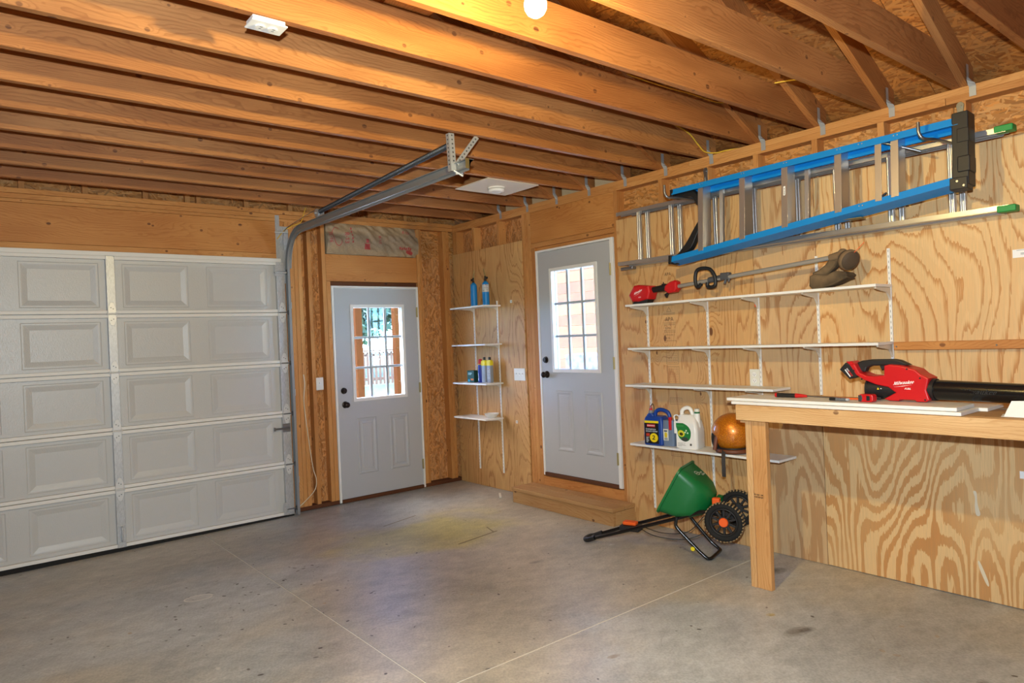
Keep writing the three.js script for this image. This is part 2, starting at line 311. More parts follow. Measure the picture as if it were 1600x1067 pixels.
// ---------------------------------------------------------------- floor: four slabs parted by sawn joints
const XL = -6.1, ZN = 7.6, JX = -2.675, JZ = 3.642;
const floorY = (x, z) => -0.032 * Math.min(1, Math.max(0, (-x - 1) / 3)) * Math.min(1, Math.max(0, 1 - z / 2.6));   // falls a little towards the garage door
const floor = structure('floor', 'grey trowelled concrete garage floor with sawn joints');
function slab(x0, x1, z0, z1) {
  const nx = Math.max(2, Math.round((x1 - x0) * 3)), nz = Math.max(2, Math.round((z1 - z0) * 3)), g = new THREE.PlaneGeometry(x1 - x0, z1 - z0, nx, nz).rotateX(-PI / 2).translate((x0 + x1) / 2, 0, (z0 + z1) / 2);
  const P = g.attributes.position; for (let i = 0; i < P.count; i++) P.setY(i, floorY(P.getX(i), P.getZ(i)));
  g.computeVertexNormals();
  const top = uvp(g, 'x', 'z', -FL, 0, FL, FL), uv = top.attributes.uv; for (let i = 0; i < uv.count; i++) uv.setY(i, 1 - uv.getY(i));
  const e = 0.05, d = -0.12, c = (x, z) => [x, floorY(x, z), z], b = (x, z) => [x, d, z], side = [];
  const run = (xa, za, xb, zb) => { const n = 12; for (let k = 0; k < n; k++) { const p = k / n, q = (k + 1) / n, A = [xa + (xb - xa) * p, za + (zb - za) * p], B = [xa + (xb - xa) * q, za + (zb - za) * q]; side.push([c(...A), b(...A), b(...B), c(...B)]); } };
  run(x0, z0, x0, z1); run(x0, z1, x1, z1); run(x1, z1, x1, z0); run(x1, z0, x0, z0);
  obj('concrete_slab', [top, uvp(quads(side), 'x', 'y', 0, 0, FL, FL)], M.floor, floor);
}
const jw = 0.0035;
slab(XL - 0.1, JX - jw, -0.1, JZ - jw); slab(JX + jw, 0.1, -0.1, JZ - jw); slab(XL - 0.1, JX - jw, JZ + jw, ZN + 0.1); slab(JX + jw, 0.1, JZ + jw, ZN + 0.1);
obj('joint_filler', [...Array.from({ length: 20 }, (_, k) => { const a = -0.1 + k * 0.187; return bx(JX - jw, JX + jw, -0.12, floorY(JX, a) - 0.0025, a, a + 0.187); }), bx(JX - jw, JX + jw, -0.12, -0.003, JZ - jw, ZN), bx(JX, 0.1, -0.12, -0.0015, JZ - jw, JZ + jw), bx(XL, JX, -0.12, -0.0015, JZ - jw, JZ + jw)], M.joint, floor);

// ---------------------------------------------------------------- plywood wall (x = 0)
const T = 0.089;                                                      // stud depth
const wallR = structure('wall_right', 'stud wall lined with plywood panels under bare OSB');
const D2 = [1.345, 2.333];                                            // rough opening of the house door
lum(wallR, 'bottom_plate', 0, T, 0, 0.038, 0, D2[0], 'z', M.treated); lum(wallR, 'bottom_plate', 0, T, 0, 0.038, D2[1], ZN, 'z', M.treated);
lum(wallR, 'top_plate', 0, T, 2.681, 2.719, 0, 4.79, 'z', M.frame); lum(wallR, 'top_plate', 0, T, 2.681, 2.719, 4.792, ZN, 'z', M.frame);
lum(wallR, 'top_plate', 0, T, 2.719, 2.757, 0, 3.1, 'z', M.frame); lum(wallR, 'top_plate', 0, T, 2.719, 2.757, 3.102, ZN, 'z', M.frame);
for (const [a, b] of [[0.0, 0.038], [0.04, 0.078], [0.36, 0.398], [0.78, 0.818], [1.17, 1.208], [1.21, 1.248], [1.25, 1.29], [2.345, 2.383], [2.81, 2.848], [3.225, 3.263], [3.62, 3.658], [4.03, 4.068], [4.43, 4.468], [4.85, 4.888], [5.25, 5.288], [5.66, 5.698], [6.07, 6.108], [6.48, 6.518], [6.89, 6.928], [7.3, 7.338]]) lum(wallR, 'stud', 0, T, 0.038, 2.681, a, b, 'y', M.frame);
lum(wallR, 'trimmer_stud', 0, T, 0.038, 2.345, 1.292, 1.344, 'y', M.frame); lum(wallR, 'trimmer_stud', 0, T, 0.038, 2.345, 2.334, 2.344, 'y', M.frame);
lum(wallR, 'door_header', 0, T, 2.392, 2.68, 1.292, 2.344, 'z', M.header); lum(wallR, 'header_strip', 0, T, 2.346, 2.39, 1.292, 2.344, 'z', M.frame);
lum(wallR, 'rim_board', 0.0, T, 0.038, 0.222, D2[0], D2[1], 'z', M.header);
osb(wallR, 'osb_sheathing', T, T + 0.011, 0, 2.757, -0.1, D2[0], M.osbWall, 'z'); osb(wallR, 'osb_sheathing', T, T + 0.011, 0, 2.757, D2[1], 4.8, M.osb, 'z'); osb(wallR, 'osb_sheathing', T, T + 0.011, 0, 2.757, 4.803, ZN, M.osb, 'z');
osb(wallR, 'osb_sheathing', T, T + 0.011, 2.346, 2.757, D2[0], D2[1], M.osb, 'z'); osb(wallR, 'osb_sheathing', T, T + 0.011, 0, 0.2, D2[0], D2[1], M.osb, 'z');
function ply(z0, z1, y0, y1, mat, u0 = z0) { return obj('plywood_panel', uvp(cb(-0.012, 0, y0, y1, z0, z1, 0.0015), 'z', 'y', u0, 0, 1.22, 2.44), mat, wallR); }
ply(0.006, 1.168, 0.002, 2.438, M.plyCorner);
ply(2.376, 3.598, 0.002, 2.438, M.plySoft);
ply(3.601, 4.035, 0.002, 2.438, M.plyBold2);
ply(4.039, 5.257, 0.004, 2.438, M.plyBold); ply(5.26, 6.478, 0.004, 2.438, M.plyBold2); ply(6.481, ZN, 0.004, 2.438, M.plyBold);
for (const [a, b] of [[0.88, 1.16], [1.28, 1.565], [1.69, 1.975], [2.1, 2.38]]) obj('blocking_panel', bx(0.05, 0.062, 2.758, 2.865, a, b), M.beige, wallR);

// ---------------------------------------------------------------- garage-door wall (z = 0)
const wallB = structure('wall_back', 'bare stud and OSB wall around the garage door and side door');
const GX0 = -4.66, GX1 = -1.87, D1 = [-1.424, -0.46];
for (const [a, b] of [[-1.853, -1.817], [-1.815, -1.778], [-1.776, -1.74], [-1.738, -1.70], [-1.645, -1.607], [-1.505, -1.467], [-0.42, -0.398], [-0.13, -0.092], [-0.09, -0.052]]) lum(wallB, 'stud', a, b, 0.038, 2.69, -T, 0, 'y', M.frame);
lum(wallB, 'trimmer_stud', -1.465, -1.426, 0.038, 2.13, -T, 0, 'y', M.frame); lum(wallB, 'trimmer_stud', -0.458, -0.422, 0.038, 2.69, -T, 0, 'y', M.frame);
for (const x of [-4.70, -4.74, -5.1, -5.5, -5.9]) lum(wallB, 'stud', x - 0.038, x, 0.038, 2.69, -T, 0, 'y', M.frame);
lum(wallB, 'bottom_plate', GX1 + 0.01, D1[0], 0, 0.038, -T, 0, 'x', M.treated); lum(wallB, 'bottom_plate', D1[1], -0.0, 0, 0.038, -T, 0, 'x', M.treated); lum(wallB, 'bottom_plate', XL, GX0 - 0.03, -0.03, 0.038, -T, 0, 'x', M.treated);
lum(wallB, 'top_plate', XL, -0.0, 2.692, 2.729, -T, 0, 'x', M.frame); lum(wallB, 'top_plate', XL, -0.0, 2.731, 2.768, -T, 0, 'x', M.frame);
lum(wallB, 'garage_door_header', -5.0, -1.856, 2.372, 2.662, -T, -0.001, 'x', M.header); lum(wallB, 'header_strip', -5.0, -1.856, 2.326, 2.37, -T, 0.002, 'x', M.frame); lum(wallB, 'header_strip', -5.0, -1.7, 2.664, 2.69, -T, 0.001, 'x', M.frame);
lum(wallB, 'door_header', -1.465, -0.46, 2.132, 2.39, -T, -0.004, 'x', M.header); lum(wallB, 'header_strip', -1.425, -0.46, 2.085, 2.13, -T, -0.03, 'x', M.treated);
osb(wallB, 'osb_sheathing', D1[1], 0.1, 0, 2.401, -T - 0.011, -T, M.osbWall, 'x'); osb(wallB, 'osb_sheathing', D1[1], 0.1, 2.401, 2.77, -T - 0.011, -T, M.osb, 'x');
osb(wallB, 'osb_sheathing', -1.87, D1[0], 0, 2.77, -T - 0.011, -T, M.osbWall, 'x'); osb(wallB, 'osb_sheathing', D1[0], D1[1], 2.085, 2.77, -T - 0.011, -T, M.osb, 'x'); osb(wallB, 'osb_sheathing', GX0, -1.87, 2.33, 2.77, -T - 0.011, -T, M.osb, 'x'); osb(wallB, 'osb_sheathing', XL - 0.1, GX0, 0, 2.77, -T - 0.011, -T, M.osb, 'x');
// gable above the plates
const RD = 0.157, RX = -3.05, slope = 0.5, under = (x) => 2.757 + slope * (x > RX ? -x : x - XL);
for (const zz of [-T - 0.011]) { const s = new THREE.Shape(); s.moveTo(XL - 0.1, 2.77); s.lineTo(0.1, 2.77); s.lineTo(0.1, under(0.1) + RD + 0.004); s.lineTo(RX, under(RX) + RD + 0.004); s.lineTo(XL - 0.1, under(XL - 0.1) + RD + 0.004); obj('gable_sheathing', uvp(new THREE.ExtrudeGeometry(s, { depth: 0.011, bevelEnabled: false }).translate(0, 0, zz), 'x', 'y', 0, 0, 1.22, 1.22), M.osb, wallB); }
for (const x of [-5.86, -5.45, -5.05, -4.65, -4.24, -3.83, -3.423, -3.0, -2.68, -2.59, -2.19, -1.79, -1.38, -0.98, -0.57, -0.25]) lum(wallB, 'gable_stud', x, x + 0.038, 2.769, under(x) - 0.02 + (x > RX ? -0.02 : 0), -T, -T + 0.05, 'y', M.frame, 0.001);
// the paper-faced insulation over the side door
const tKraft = tex(1024, 320, (u, v) => { const t = 1 + 0.08 * fb(u, v, 9, 4, 4, 3) + 0.05 * vn(u * 120, v * 40, 120, 40, 8); return [164 * t, 142 * t, 112 * t]; }, (x, w, h) => {
  x.fillStyle = 'rgba(186,52,52,0.8)'; x.textAlign = 'center';
  const vt = (s, px, py, z, a = PI / 2) => { x.save(); x.translate(px, py); x.rotate(a); x.font = `bold ${z}px sans-serif`; x.fillText(s, 0, 0); x.restore(); };
  vt('7L-16', 26, 150, 46); vt('R-13', 190, 150, 58); vt('R-13', 560, 150, 42); vt('R-13', 880, 70, 40, 0.1); for (let k = 0; k < 5; k++) x.fillRect(252 + k * 3, 40 + k * 34, 16, 22); for (let k = 0; k < 6; k++) x.fillRect(800 + k * 24, 215 + (k % 2) * 6, 18, 26);
  x.fillRect(398, 200, 66, 60); x.fillRect(415, 150, 30, 40); x.beginPath(); x.ellipse(925, 270, 44, 22, 0.3, 0, 7); x.fill(); x.strokeStyle = 'rgba(186,52,52,0.7)'; x.lineWidth = 7; x.beginPath(); x.ellipse(110, 140, 42, 96, -0.1, 0.3, 5.4); x.stroke();
});
{
  const g = new THREE.PlaneGeometry(1.0, 0.3, 110, 34), P = g.attributes.position;
  for (let i = 0; i < P.count; i++) { const u = P.getX(i) + 0.5, v = P.getY(i) + 0.15; P.setZ(i, 0.016 * vn(u * 9, v * 9, 64, 64, 3) + 0.013 * vn(u * 26 + v * 20, v * 22, 64, 64, 9) - 0.02 + 0.03 * Math.sin(PI * v / 0.3)); }
  g.computeVertexNormals();
  obj('insulation_batt', [g.translate(-0.945, 2.545, 0), uvm(bx(-1.44, -0.45, 2.4, 2.69, -T, -0.03), 'x', 9, 9, 0.5, 0.5)], std({ map: tKraft, roughness: 0.6 }), wallB).userData.label = 'crumpled kraft paper insulation with red print';
}
lum(wallR, 'head_filler', 0.03, T + 0.05, 2.3, 2.347, D2[0], D2[1], 'z', M.frame); lum(wallR, 'jamb_filler', 0.03, T + 0.05, 0.2, 2.3, D2[0] - 0.03, D2[0] + 0.01, 'y', M.frame); lum(wallR, 'jamb_filler', 0.03, T + 0.05, 0.2, 2.3, D2[1] - 0.005, D2[1] + 0.04, 'y', M.frame);
lum(wallB, 'garage_jamb', -1.9, -1.853, -0.03, 2.33, -T, -0.026, 'y', M.frame); lum(wallB, 'garage_jamb', -4.7, -4.63, -0.03, 2.33, -T, -0.026, 'y', M.frame); lum(wallB, 'garage_jamb', -4.7, -1.853, 2.27, 2.33, -T, -0.026, 'x', M.frame);
// outer cladding, fascia, soffit and roofing felt keep the daylight out
const clad = std({ color: 0x7d5c3c, roughness: 0.9 }), felt = std({ color: 0x4a4744, roughness: 0.95 });
obj('outer_cladding', [bx(0.1, 0.13, -0.25, 2.75, -0.13, D2[0]), bx(0.1, 0.13, -0.25, 2.75, D2[1], ZN + 0.13), bx(0.1, 0.13, 2.3, 2.75, D2[0], D2[1]), bx(0.1, 0.13, -0.25, 0.23, D2[0], D2[1])], clad, wallR);
obj('eave_soffit', [bx(0.13, 0.37, 2.5, 2.515, -0.2, ZN + 0.2), bx(0.36, 0.38, 2.5, 2.78, -0.2, ZN + 0.2), bx(0.1, 0.36, 2.5, 2.9, -0.2, -0.12), bx(0.1, 0.36, 2.5, 2.9, ZN + 0.1, ZN + 0.2)], clad, wallR);
obj('outer_cladding', [bx(XL - 0.13, -4.66, -0.25, 2.79, -0.13, -0.1), bx(-1.87, D1[0], -0.25, 2.79, -0.13, -0.1), bx(D1[1], 0.13, -0.25, 2.79, -0.13, -0.1), bx(D1[0], D1[1], 2.08, 2.79, -0.13, -0.1), bx(-4.66, -1.87, 2.3, 2.79, -0.13, -0.1)], clad, wallB);
// ---------------------------------------------------------------- the two walls behind the camera
const wallL = structure('wall_left', 'OSB clad stud wall'), wallF = structure('wall_front', 'OSB clad stud wall');
osb(wallL, 'osb_sheathing', XL - 0.1, XL - 0.09, -0.05, 2.757, -0.1, 3.7, M.osb, 'z'); osb(wallL, 'osb_sheathing', XL - 0.1, XL - 0.09, -0.05, 2.757, 3.7, ZN + 0.1, M.osb, 'z');
for (let z = 0.05; z < ZN; z += 0.406) lum(wallL, 'stud', XL - T, XL, 0.0, 2.681, z, z + 0.038, 'y', M.frame);
lum(wallL, 'top_plate', XL - T, XL, 2.681, 2.757, 0, ZN, 'z', M.frame);
osb(wallF, 'osb_sheathing', XL - 0.1, -3, -0.05, 2.757, ZN + T, ZN + T + 0.011, M.osb, 'x'); osb(wallF, 'osb_sheathing', -3, 0.1, -0.05, 2.757, ZN + T, ZN + T + 0.011, M.osb, 'x');
for (let x = XL + 0.02; x < 0; x += 0.406) lum(wallF, 'stud', x, x + 0.038, 0.0, 2.681, ZN, ZN + T, 'y', M.frame);
lum(wallF, 'top_plate', XL, 0, 2.681, 2.757, ZN, ZN + T, 'x', M.frame);
obj('outer_cladding', [bx(XL - 0.13, XL - 0.1, -0.25, 2.9, -0.13, ZN + 0.13)], clad, wallL); obj('eave_soffit', [bx(XL - 0.37, XL - 0.13, 2.5, 2.515, -0.2, ZN + 0.2), bx(XL - 0.38, XL - 0.36, 2.5, 2.78, -0.2, ZN + 0.2), bx(XL - 0.36, XL - 0.1, 2.5, 2.9, -0.2, -0.12), bx(XL - 0.36, XL - 0.1, 2.5, 2.9, ZN + 0.1, ZN + 0.2)], clad, wallL); obj('outer_cladding', [bx(XL - 0.13, 0.13, -0.25, 2.79, ZN + 0.1, ZN + 0.13)], clad, wallF);
{ const s = new THREE.Shape(); s.moveTo(XL - 0.1, 2.757); s.lineTo(0.1, 2.757); s.lineTo(0.1, under(0.1) + RD + 0.004); s.lineTo(RX, under(RX) + RD + 0.004); s.lineTo(XL - 0.1, under(XL - 0.1) + RD + 0.004); obj('gable_sheathing', uvp(new THREE.ExtrudeGeometry(s, { depth: 0.011, bevelEnabled: false }).translate(0, 0, ZN + T), 'x', 'y', 0, 0, 1.22, 1.22), M.osb, wallF); }

// ---------------------------------------------------------------- ceiling: joists, rafters, roof deck
const ceiling = structure('ceiling', 'open joists and rafters under an OSB roof deck');
const JY = 2.757, JZ0 = 0.8 - 0.406;                                   // near face of the first joist
const jz = (k) => JZ0 + 0.4062 * k;
for (let k = 0; k < 18; k++) {
  const z1 = jz(k), z0 = z1 - 0.038;
  if (z1 > ZN) break;
  const top = JY + 0.184, cut = (x) => under(x) + RD - 0.006;
  const xc = -(top - JY - RD + 0.006) / slope;
  const pts = [[XL - T, JY], [T, JY], [T, cut(T)], [xc, top], [XL - xc, top], [XL - T, cut(XL - T)]];
  obj('ceiling_joist', uvm(ext(pts, 0.038, 0.002).translate(0, 0, (z0 + z1) / 2), 'x', 2.4, 0.6), pick(M.joists), ceiling);
  for (const s of [1, -1]) {
    const xe = s > 0 ? 0.089 : XL - 0.089, y = under(xe), r = under(RX);
    const q = s > 0 ? [[xe, JY + 0.0], [-0.0, JY], [RX + 0.02, r - 0.01], [RX + 0.02, r + RD - 0.01], [xe, y + RD]] : [[xe, JY + 0.0], [XL, JY], [RX - 0.02, r - 0.01], [RX - 0.02, r + RD - 0.01], [xe, y + RD]];
    const g = ext(s > 0 ? q : q.slice().reverse(), 0.038, 0.0015);
    // wood grain follows the rafter
    const gg = g.toNonIndexed ? (g.index ? g.toNonIndexed() : g) : g, P = gg.attributes.position, uv = new Float32Array(P.count * 2), ou = rnd(), ov = rnd(), c = 1 / Math.hypot(1, slope);
    for (let i = 0; i < P.count; i++) { const x = P.getX(i), yy = P.getY(i) - under(x); uv[i * 2] = (x * s) / c / 2.4 + ou; uv[i * 2 + 1] = (yy * c + P.getZ(i)) / 0.6 + ov; }
    gg.setAttribute('uv', new THREE.BufferAttribute(uv, 2));
    obj('rafter', gg.translate(0, 0, z1 + 0.02), pick(M.joists), ceiling);
  }
}
lum(ceiling, 'ridge_board', RX - 0.019, RX + 0.019, under(RX) - 0.02, under(RX) + RD, 0, ZN, 'z', M.joists);
// roof deck panels
{
  const c = 1 / Math.hypot(1, slope), len = (0 - RX + 0.35) / c;
  for (const s of [1, -1]) for (let r = 0; r * 1.22 < len; r++) for (let k = 0; k < 4; k++) {
    const a0 = r * 1.22, a1 = Math.min(len, a0 + 1.217), z0 = -0.2 + (k - (r % 2 ? 0.5 : 0)) * 2.44, z1 = Math.min(ZN + 0.2, z0 + 2.437);
    if (z1 - z0 < 0.1) continue;
    const zs = Math.max(-0.2, z0);
    obj('roof_panel', roofPlace(bx(a0, a1, 0, 0.012, zs, z1), s), M.deck, ceiling);
  }
  for (const s of [1, -1]) obj('roof_felt', roofPlace(bx(-0.03, len + 0.01, 0.0125, 0.02, -0.22, ZN + 0.22), s), felt, ceiling);
  function roofPlace(g, s) {
    const q = uvm(g, 'z', 1.22, 1.22), P = q.attributes.position, N = q.attributes.normal, sn = slope * c;
    for (let i = 0; i < P.count; i++) {
      const a = P.getX(i), h = P.getY(i), x = 0.35 - a * c + h * sn, y = 2.757 + RD + slope * -0.35 + a * sn + h * c;
      P.setXY(i, s > 0 ? x : XL - x, y);
      const nx = N.getX(i), ny = N.getY(i), mx = -nx * c + ny * sn, my = nx * sn + ny * c;
      N.setXY(i, s > 0 ? mx : -mx, my);
    }
    if (s > 0) { const A = q.attributes; for (let i = 0; i < P.count; i += 3) for (const t of Object.values(A)) for (let d = 0; d < t.itemSize; d++) { const v = t.getComponent(i + 1, d); t.setComponent(i + 1, d, t.getComponent(i + 2, d)); t.setComponent(i + 2, d, v); } }
    return q;
  }
}
// twisted metal straps that tie rafters to the plate
for (let k = 1; k < 13; k++) {
  const z = jz(k) + 0.042, a = [], n = 10;
  for (let i = 0; i <= n; i++) {
    const t = i / n, y = 2.695 + t * 0.17, f = sst(0.3, 0.6, t), ang = f * PI / 2, w = 0.016, cx = -0.004 - 0.012 * f, cz = z + 0.018 - 0.016 * f;
    a.push([[cx - Math.sin(ang) * w, y, cz - Math.cos(ang) * w], [cx + Math.sin(ang) * w, y, cz + Math.cos(ang) * w]]);
  }
  const q = []; for (let i = 0; i < n; i++) { q.push([a[i][0], a[i][1], a[i + 1][1], a[i + 1][0]]); }
  const off = (p, d) => [p[0] - d, p[1], p[2] + d * 0.6], q2 = q.map((r) => r.slice().reverse().map((p) => off(p, 0.0015)));
  obj('hurricane_tie', [quads(q), quads(q2)], M.galv, ceiling);
}
// scrap board lying on the joists, patch panel of the smoke alarm
lum(ceiling, 'loose_board', -2.8, -2.575, 2.943, 2.981, 3.3, 4.3, 'z', M.studs);
obj('patch_panel', cb(-1.01, -0.49, 2.748, 2.7565, 1.545, 1.985, 0.001), std({ color: 0xd8cbb6, roughness: 0.7 }), ceiling);
// ---------------------------------------------------------------- the two half-glazed doors
// local x to the viewer's right, local z towards the viewer, origin at the lower left corner of the slab
function glazedDoor(name, label, pos, turn, casing) {
  const d = structure(name, label, pos, turn);
  const W = 0.907, H = 2.03, x0 = 0.158, x1 = 0.757, y0 = 0.925, y1 = 1.872, t = 0.044;
  const sl = ext([[0, 0], [W, 0], [W, H], [0, H]], t, 0.0015, 1, [[[x0 + 0.02, y0 + 0.02], [x0 + 0.02, y1 - 0.02], [x1 - 0.02, y1 - 0.02], [x1 - 0.02, y0 + 0.02]]]).translate(0, 0, -t / 2);
  obj('door_slab', sl, M.doorGrey, d);
  for (const [a, b] of [[0.182, 0.395], [0.54, 0.758]]) {                // embossed panels
    const p = [], ring = (i, z) => [[a + i, 0.215 + i, z], [b - i, 0.215 + i, z], [b - i, 0.762 - i, z], [a + i, 0.762 - i, z]];
    const R = [ring(0, 0.0002), ring(0.008, 0.007), ring(0.02, 0.007), ring(0.034, 0.0004), ring(0.05, 0.0004), ring(0.058, 0.004)];
    for (let i = 0; i + 1 < R.length; i++) for (let k = 0; k < 4; k++) p.push([R[i][k], R[i][(k + 1) % 4], R[i + 1][(k + 1) % 4], R[i + 1][k]]);
    p.push(R[5]);
    obj('embossed_panel', quads(p), M.doorGrey, d);
  }
  const fr = (a, b, c, e, w, z0, z1) => [cb(a, b, c, c + w, z0, z1, 0.004), cb(a, b, e - w, e, z0, z1, 0.004), cb(a, a + w, c + w - 0.002, e - w + 0.002, z0, z1, 0.004), cb(b - w, b, c + w - 0.002, e - w + 0.002, z0, z1, 0.004)];
  obj('window_frame', [...fr(x0, x1, y0, y1, 0.032, -0.002, 0.012), ...fr(x0, x1, y0, y1, 0.032, -t - 0.012, -t + 0.002)], M.white, d);
  const gx0 = x0 + 0.03, gx1 = x1 - 0.03, gy0 = y0 + 0.03, gy1 = y1 - 0.03, gw = (gx1 - gx0) / 3, gh = (gy1 - gy0) / 3;
  for (let k = 1; k < 3; k++) { obj('muntin', cb(gx0 + k * gw - 0.013, gx0 + k * gw + 0.013, gy0, gy1, -0.034, -0.014, 0.004), M.muntin, d); obj('muntin', cb(gx0, gx1, gy0 + k * gh - 0.011, gy0 + k * gh + 0.011, -0.033, -0.015, 0.004), M.muntin, d); }
  for (let i = 0; i < 3; i++) for (let j = 0; j < 3; j++) obj('pane', new THREE.PlaneGeometry(gw - 0.016, gh - 0.014).translate(gx0 + (i + 0.5) * gw, gy0 + (j + 0.5) * gh, -0.024), M.glass, d);
  // jamb, stop, threshold
  obj('door_jamb', [cb(-0.026, -0.003, -0.03, H + 0.022, -0.13, 0.006, 0.003), cb(W + 0.003, W + 0.026 + casing, -0.03, H + 0.022, -0.13, 0.006, 0.003), cb(-0.003, W + 0.003, H + 0.004, H + 0.022, -0.13, 0.006, 0.003)], M.white, d);
  obj('threshold', cb(-0.003, W + 0.003, -0.036, -0.002, -0.13, 0.012, 0.004), M.treated, d);
  // hardware
  const rx = (r0, r1, h, x, y, z) => cyl(r0, r1, h, 24).rotateX(PI / 2).translate(x, y, z);
  obj('deadbolt', [rx(0.031, 0.028, 0.012, 0.062, 1.04, 0.006), rx(0.021, 0.019, 0.014, 0.062, 1.04, 0.018)], M.bronze, d);
  const knob = lathe([[0.0, 0.064], [0.018, 0.062], [0.027, 0.052], [0.028, 0.044], [0.02, 0.034], [0.011, 0.028], [0.011, 0.008], [0.032, 0.006], [0.033, 0]], 24).rotateX(PI / 2).translate(0.07, 0.905, 0);
  obj('door_knob', knob, M.bronze, d);
  for (const y of [1.79, 1.01, 0.215]) obj('hinge', [cb(W - 0.006, W + 0.012, y - 0.05, y + 0.05, 0.0, 0.01, 0.002), rod([W + 0.003, y - 0.052, 0.01], [W + 0.003, y + 0.052, 0.01], 0.006, 10)], M.brass, d);
  return d;
}
glazedDoor('door_1', 'grey half-glazed side door beside the garage door', [-1.396, 0.036, -0.002], 0, 0);
glazedDoor('door_2', 'grey half-glazed door above the wooden step', [0.004, 0.262, 1.372], -PI / 2, 0.012);

// ---------------------------------------------------------------- sectional garage door
const gd = thing('garage_door', 'light grey sectional garage door with raised panels and galvanized hinges', 'garage door', [-3.27, 0, 0]);
{
  const X0 = -1.38, X1 = 1.385, n = 5, y00 = 0.004, hs = (2.29 - y00) / n, zs = 0.008;
  const cols = [[-1.235, -0.725], [-0.59, -0.075], [0.085, 0.575], [0.72, 1.235]];
  for (let i = 0; i < n; i++) {
    const a = y00 + i * hs, b = a + hs;
    const sec = new THREE.Group(); sec.name = 'door_section'; gd.add(sec);
    const pa = a + 0.052, pb = b - 0.058;
    const s = new THREE.Shape([[X0, a], [X1, a], [X1, b], [X0, b]].map((p) => new THREE.Vector2(...p)));
    for (const [c, d] of cols) s.holes.push(new THREE.Path([[c, pa], [c, pb], [d, pb], [d, pa]].map((p) => new THREE.Vector2(...p))));
    obj('section_skin', [uvp(new THREE.ShapeGeometry(s).translate(0, 0, zs), 'x', 'y', 0, 0, 0.4, 0.4), bx(X0, X1, a, b, -0.022, -0.02)], M.garage, sec);
    for (const [c, d] of cols) {
      const ring = (e, z) => [[c + e, pa + e, z], [d - e, pa + e, z], [d - e, pb - e, z], [c + e, pb - e, z]], R = [ring(0, zs), ring(0.006, zs - 0.004), ring(0.016, zs - 0.004), ring(0.022, zs - 0.005), ring(0.056, zs - 0.014), ring(0.06, zs - 0.014)], q = [];
      for (let r = 0; r + 1 < R.length; r++) for (let k = 0; k < 4; k++) q.push([R[r][k], R[r][(k + 1) % 4], R[r + 1][(k + 1) % 4], R[r + 1][k]]);
      q.push(ring(0.06, zs - 0.014));
      obj('raised_panel', uvp(quads(q), 'x', 'y', 0, 0, 0.4, 0.4), M.garage, sec);
    }
    obj('section_rail', cb(X0, X1, a + 0.002, a + 0.029, zs, 0.042, 0.004), M.garageRail, sec); obj('section_rail', cb(X0, X1, b - 0.03, b - 0.002, zs, 0.042, 0.004), M.garageRail, sec);
    obj('center_stile', [cb(-0.031, 0.031, a + 0.001, b - 0.001, zs, 0.046, 0.003)], M.galv, sec);
    obj('end_stile', cb(X1 - 0.075, X1, a + 0.001, b - 0.001, zs, 0.047, 0.003), M.galv, sec); obj('end_stile', cb(X0, X0 + 0.075, a + 0.001, b - 0.001, zs, 0.047, 0.003), M.galv, sec);
    if (i < n - 1) for (const hx of [0, X1 - 0.035]) {
      const leaf = (s2) => ext([[-0.029, 0], [0.029, 0], [0.027, 0.04], [0.012, 0.08], [0, 0.086], [-0.012, 0.08], [-0.027, 0.04]].map(([p, q]) => [p, q * s2]).slice()[s2 > 0 ? 'slice' : 'reverse'](), 0.004, 0.001).translate(hx, b + s2 * 0.006, 0.05);
      const h = obj('hinge', [leaf(1), leaf(-1), rod([hx - 0.034, b, 0.055], [hx + 0.034, b, 0.055], 0.006, 10), rod([hx - 0.03, b - 0.014, 0.052], [hx - 0.03, b + 0.014, 0.052], 0.005, 8), rod([hx + 0.03, b - 0.014, 0.052], [hx + 0.03, b + 0.014, 0.052], 0.005, 8)], M.hinge, sec);
      obj('screw', [[0.04, 0.008], [-0.04, 0.008], [0.05, -0.008], [-0.05, -0.008]].map(([dy, dx]) => cyl(0.004, 0.003, 0.004, 8).rotateX(PI / 2).translate(hx + dx, b + dy, 0.054)), M.steelDark, h);
    }
  }
  obj('bottom_seal', uvm(cb(X0, X1, -0.036, 0.006, -0.02, 0.044, 0.01), 'x', 1, 1), M.rubber, gd);
  obj('top_strip', cb(X0, X1 - 0.02, 2.288, 2.324, -0.02, 0.03, 0.004), M.garageRail, gd);
  const rollers = []; for (let i = 0; i <= n; i++) { const y = i === 0 ? 0.06 : i === n ? 2.2 : y00 + i * hs; rollers.push(rod([X1 - 0.07, y, 0.062], [X1 + 0.02, y, 0.062], 0.005, 8), cyl(0.022, 0.022, 0.02, 18).rotateZ(PI / 2).translate(X1 + 0.022, y, 0.064)); }
  obj('roller', rollers, M.steel, gd);
  obj('bottom_bracket', [cb(X1 - 0.1, X1 - 0.01, 0.01, 0.12, 0.046, 0.052, 0.002), rod([X1 - 0.08, 0.03, 0.06], [X1 - 0.02, 0.03, 0.06], 0.006), rod([X1 - 0.06, 0.03, 0.06], [X1 - 0.06, 0.09, 0.058], 0.005)], M.galv, gd);
  obj('top_bracket', [cb(X1 - 0.09, X1 - 0.005, 2.16, 2.26, 0.046, 0.052, 0.002), cb(X1 - 0.1, X1 + 0.01, 2.185, 2.2, 0.05, 0.075, 0.002)], M.galv, gd);
  obj('lift_handle', [tube([[0.0, 0.06, 0.046], [0.0, 0.065, 0.075], [0, 0.16, 0.075], [0, 0.17, 0.046]], 0.006, 24), cb(-0.024, 0.024, 0.025, 0.05, 0.046, 0.054, 0.003), cb(-0.02, 0.02, 0.165, 0.18, 0.046, 0.054, 0.003)], M.galv, gd);
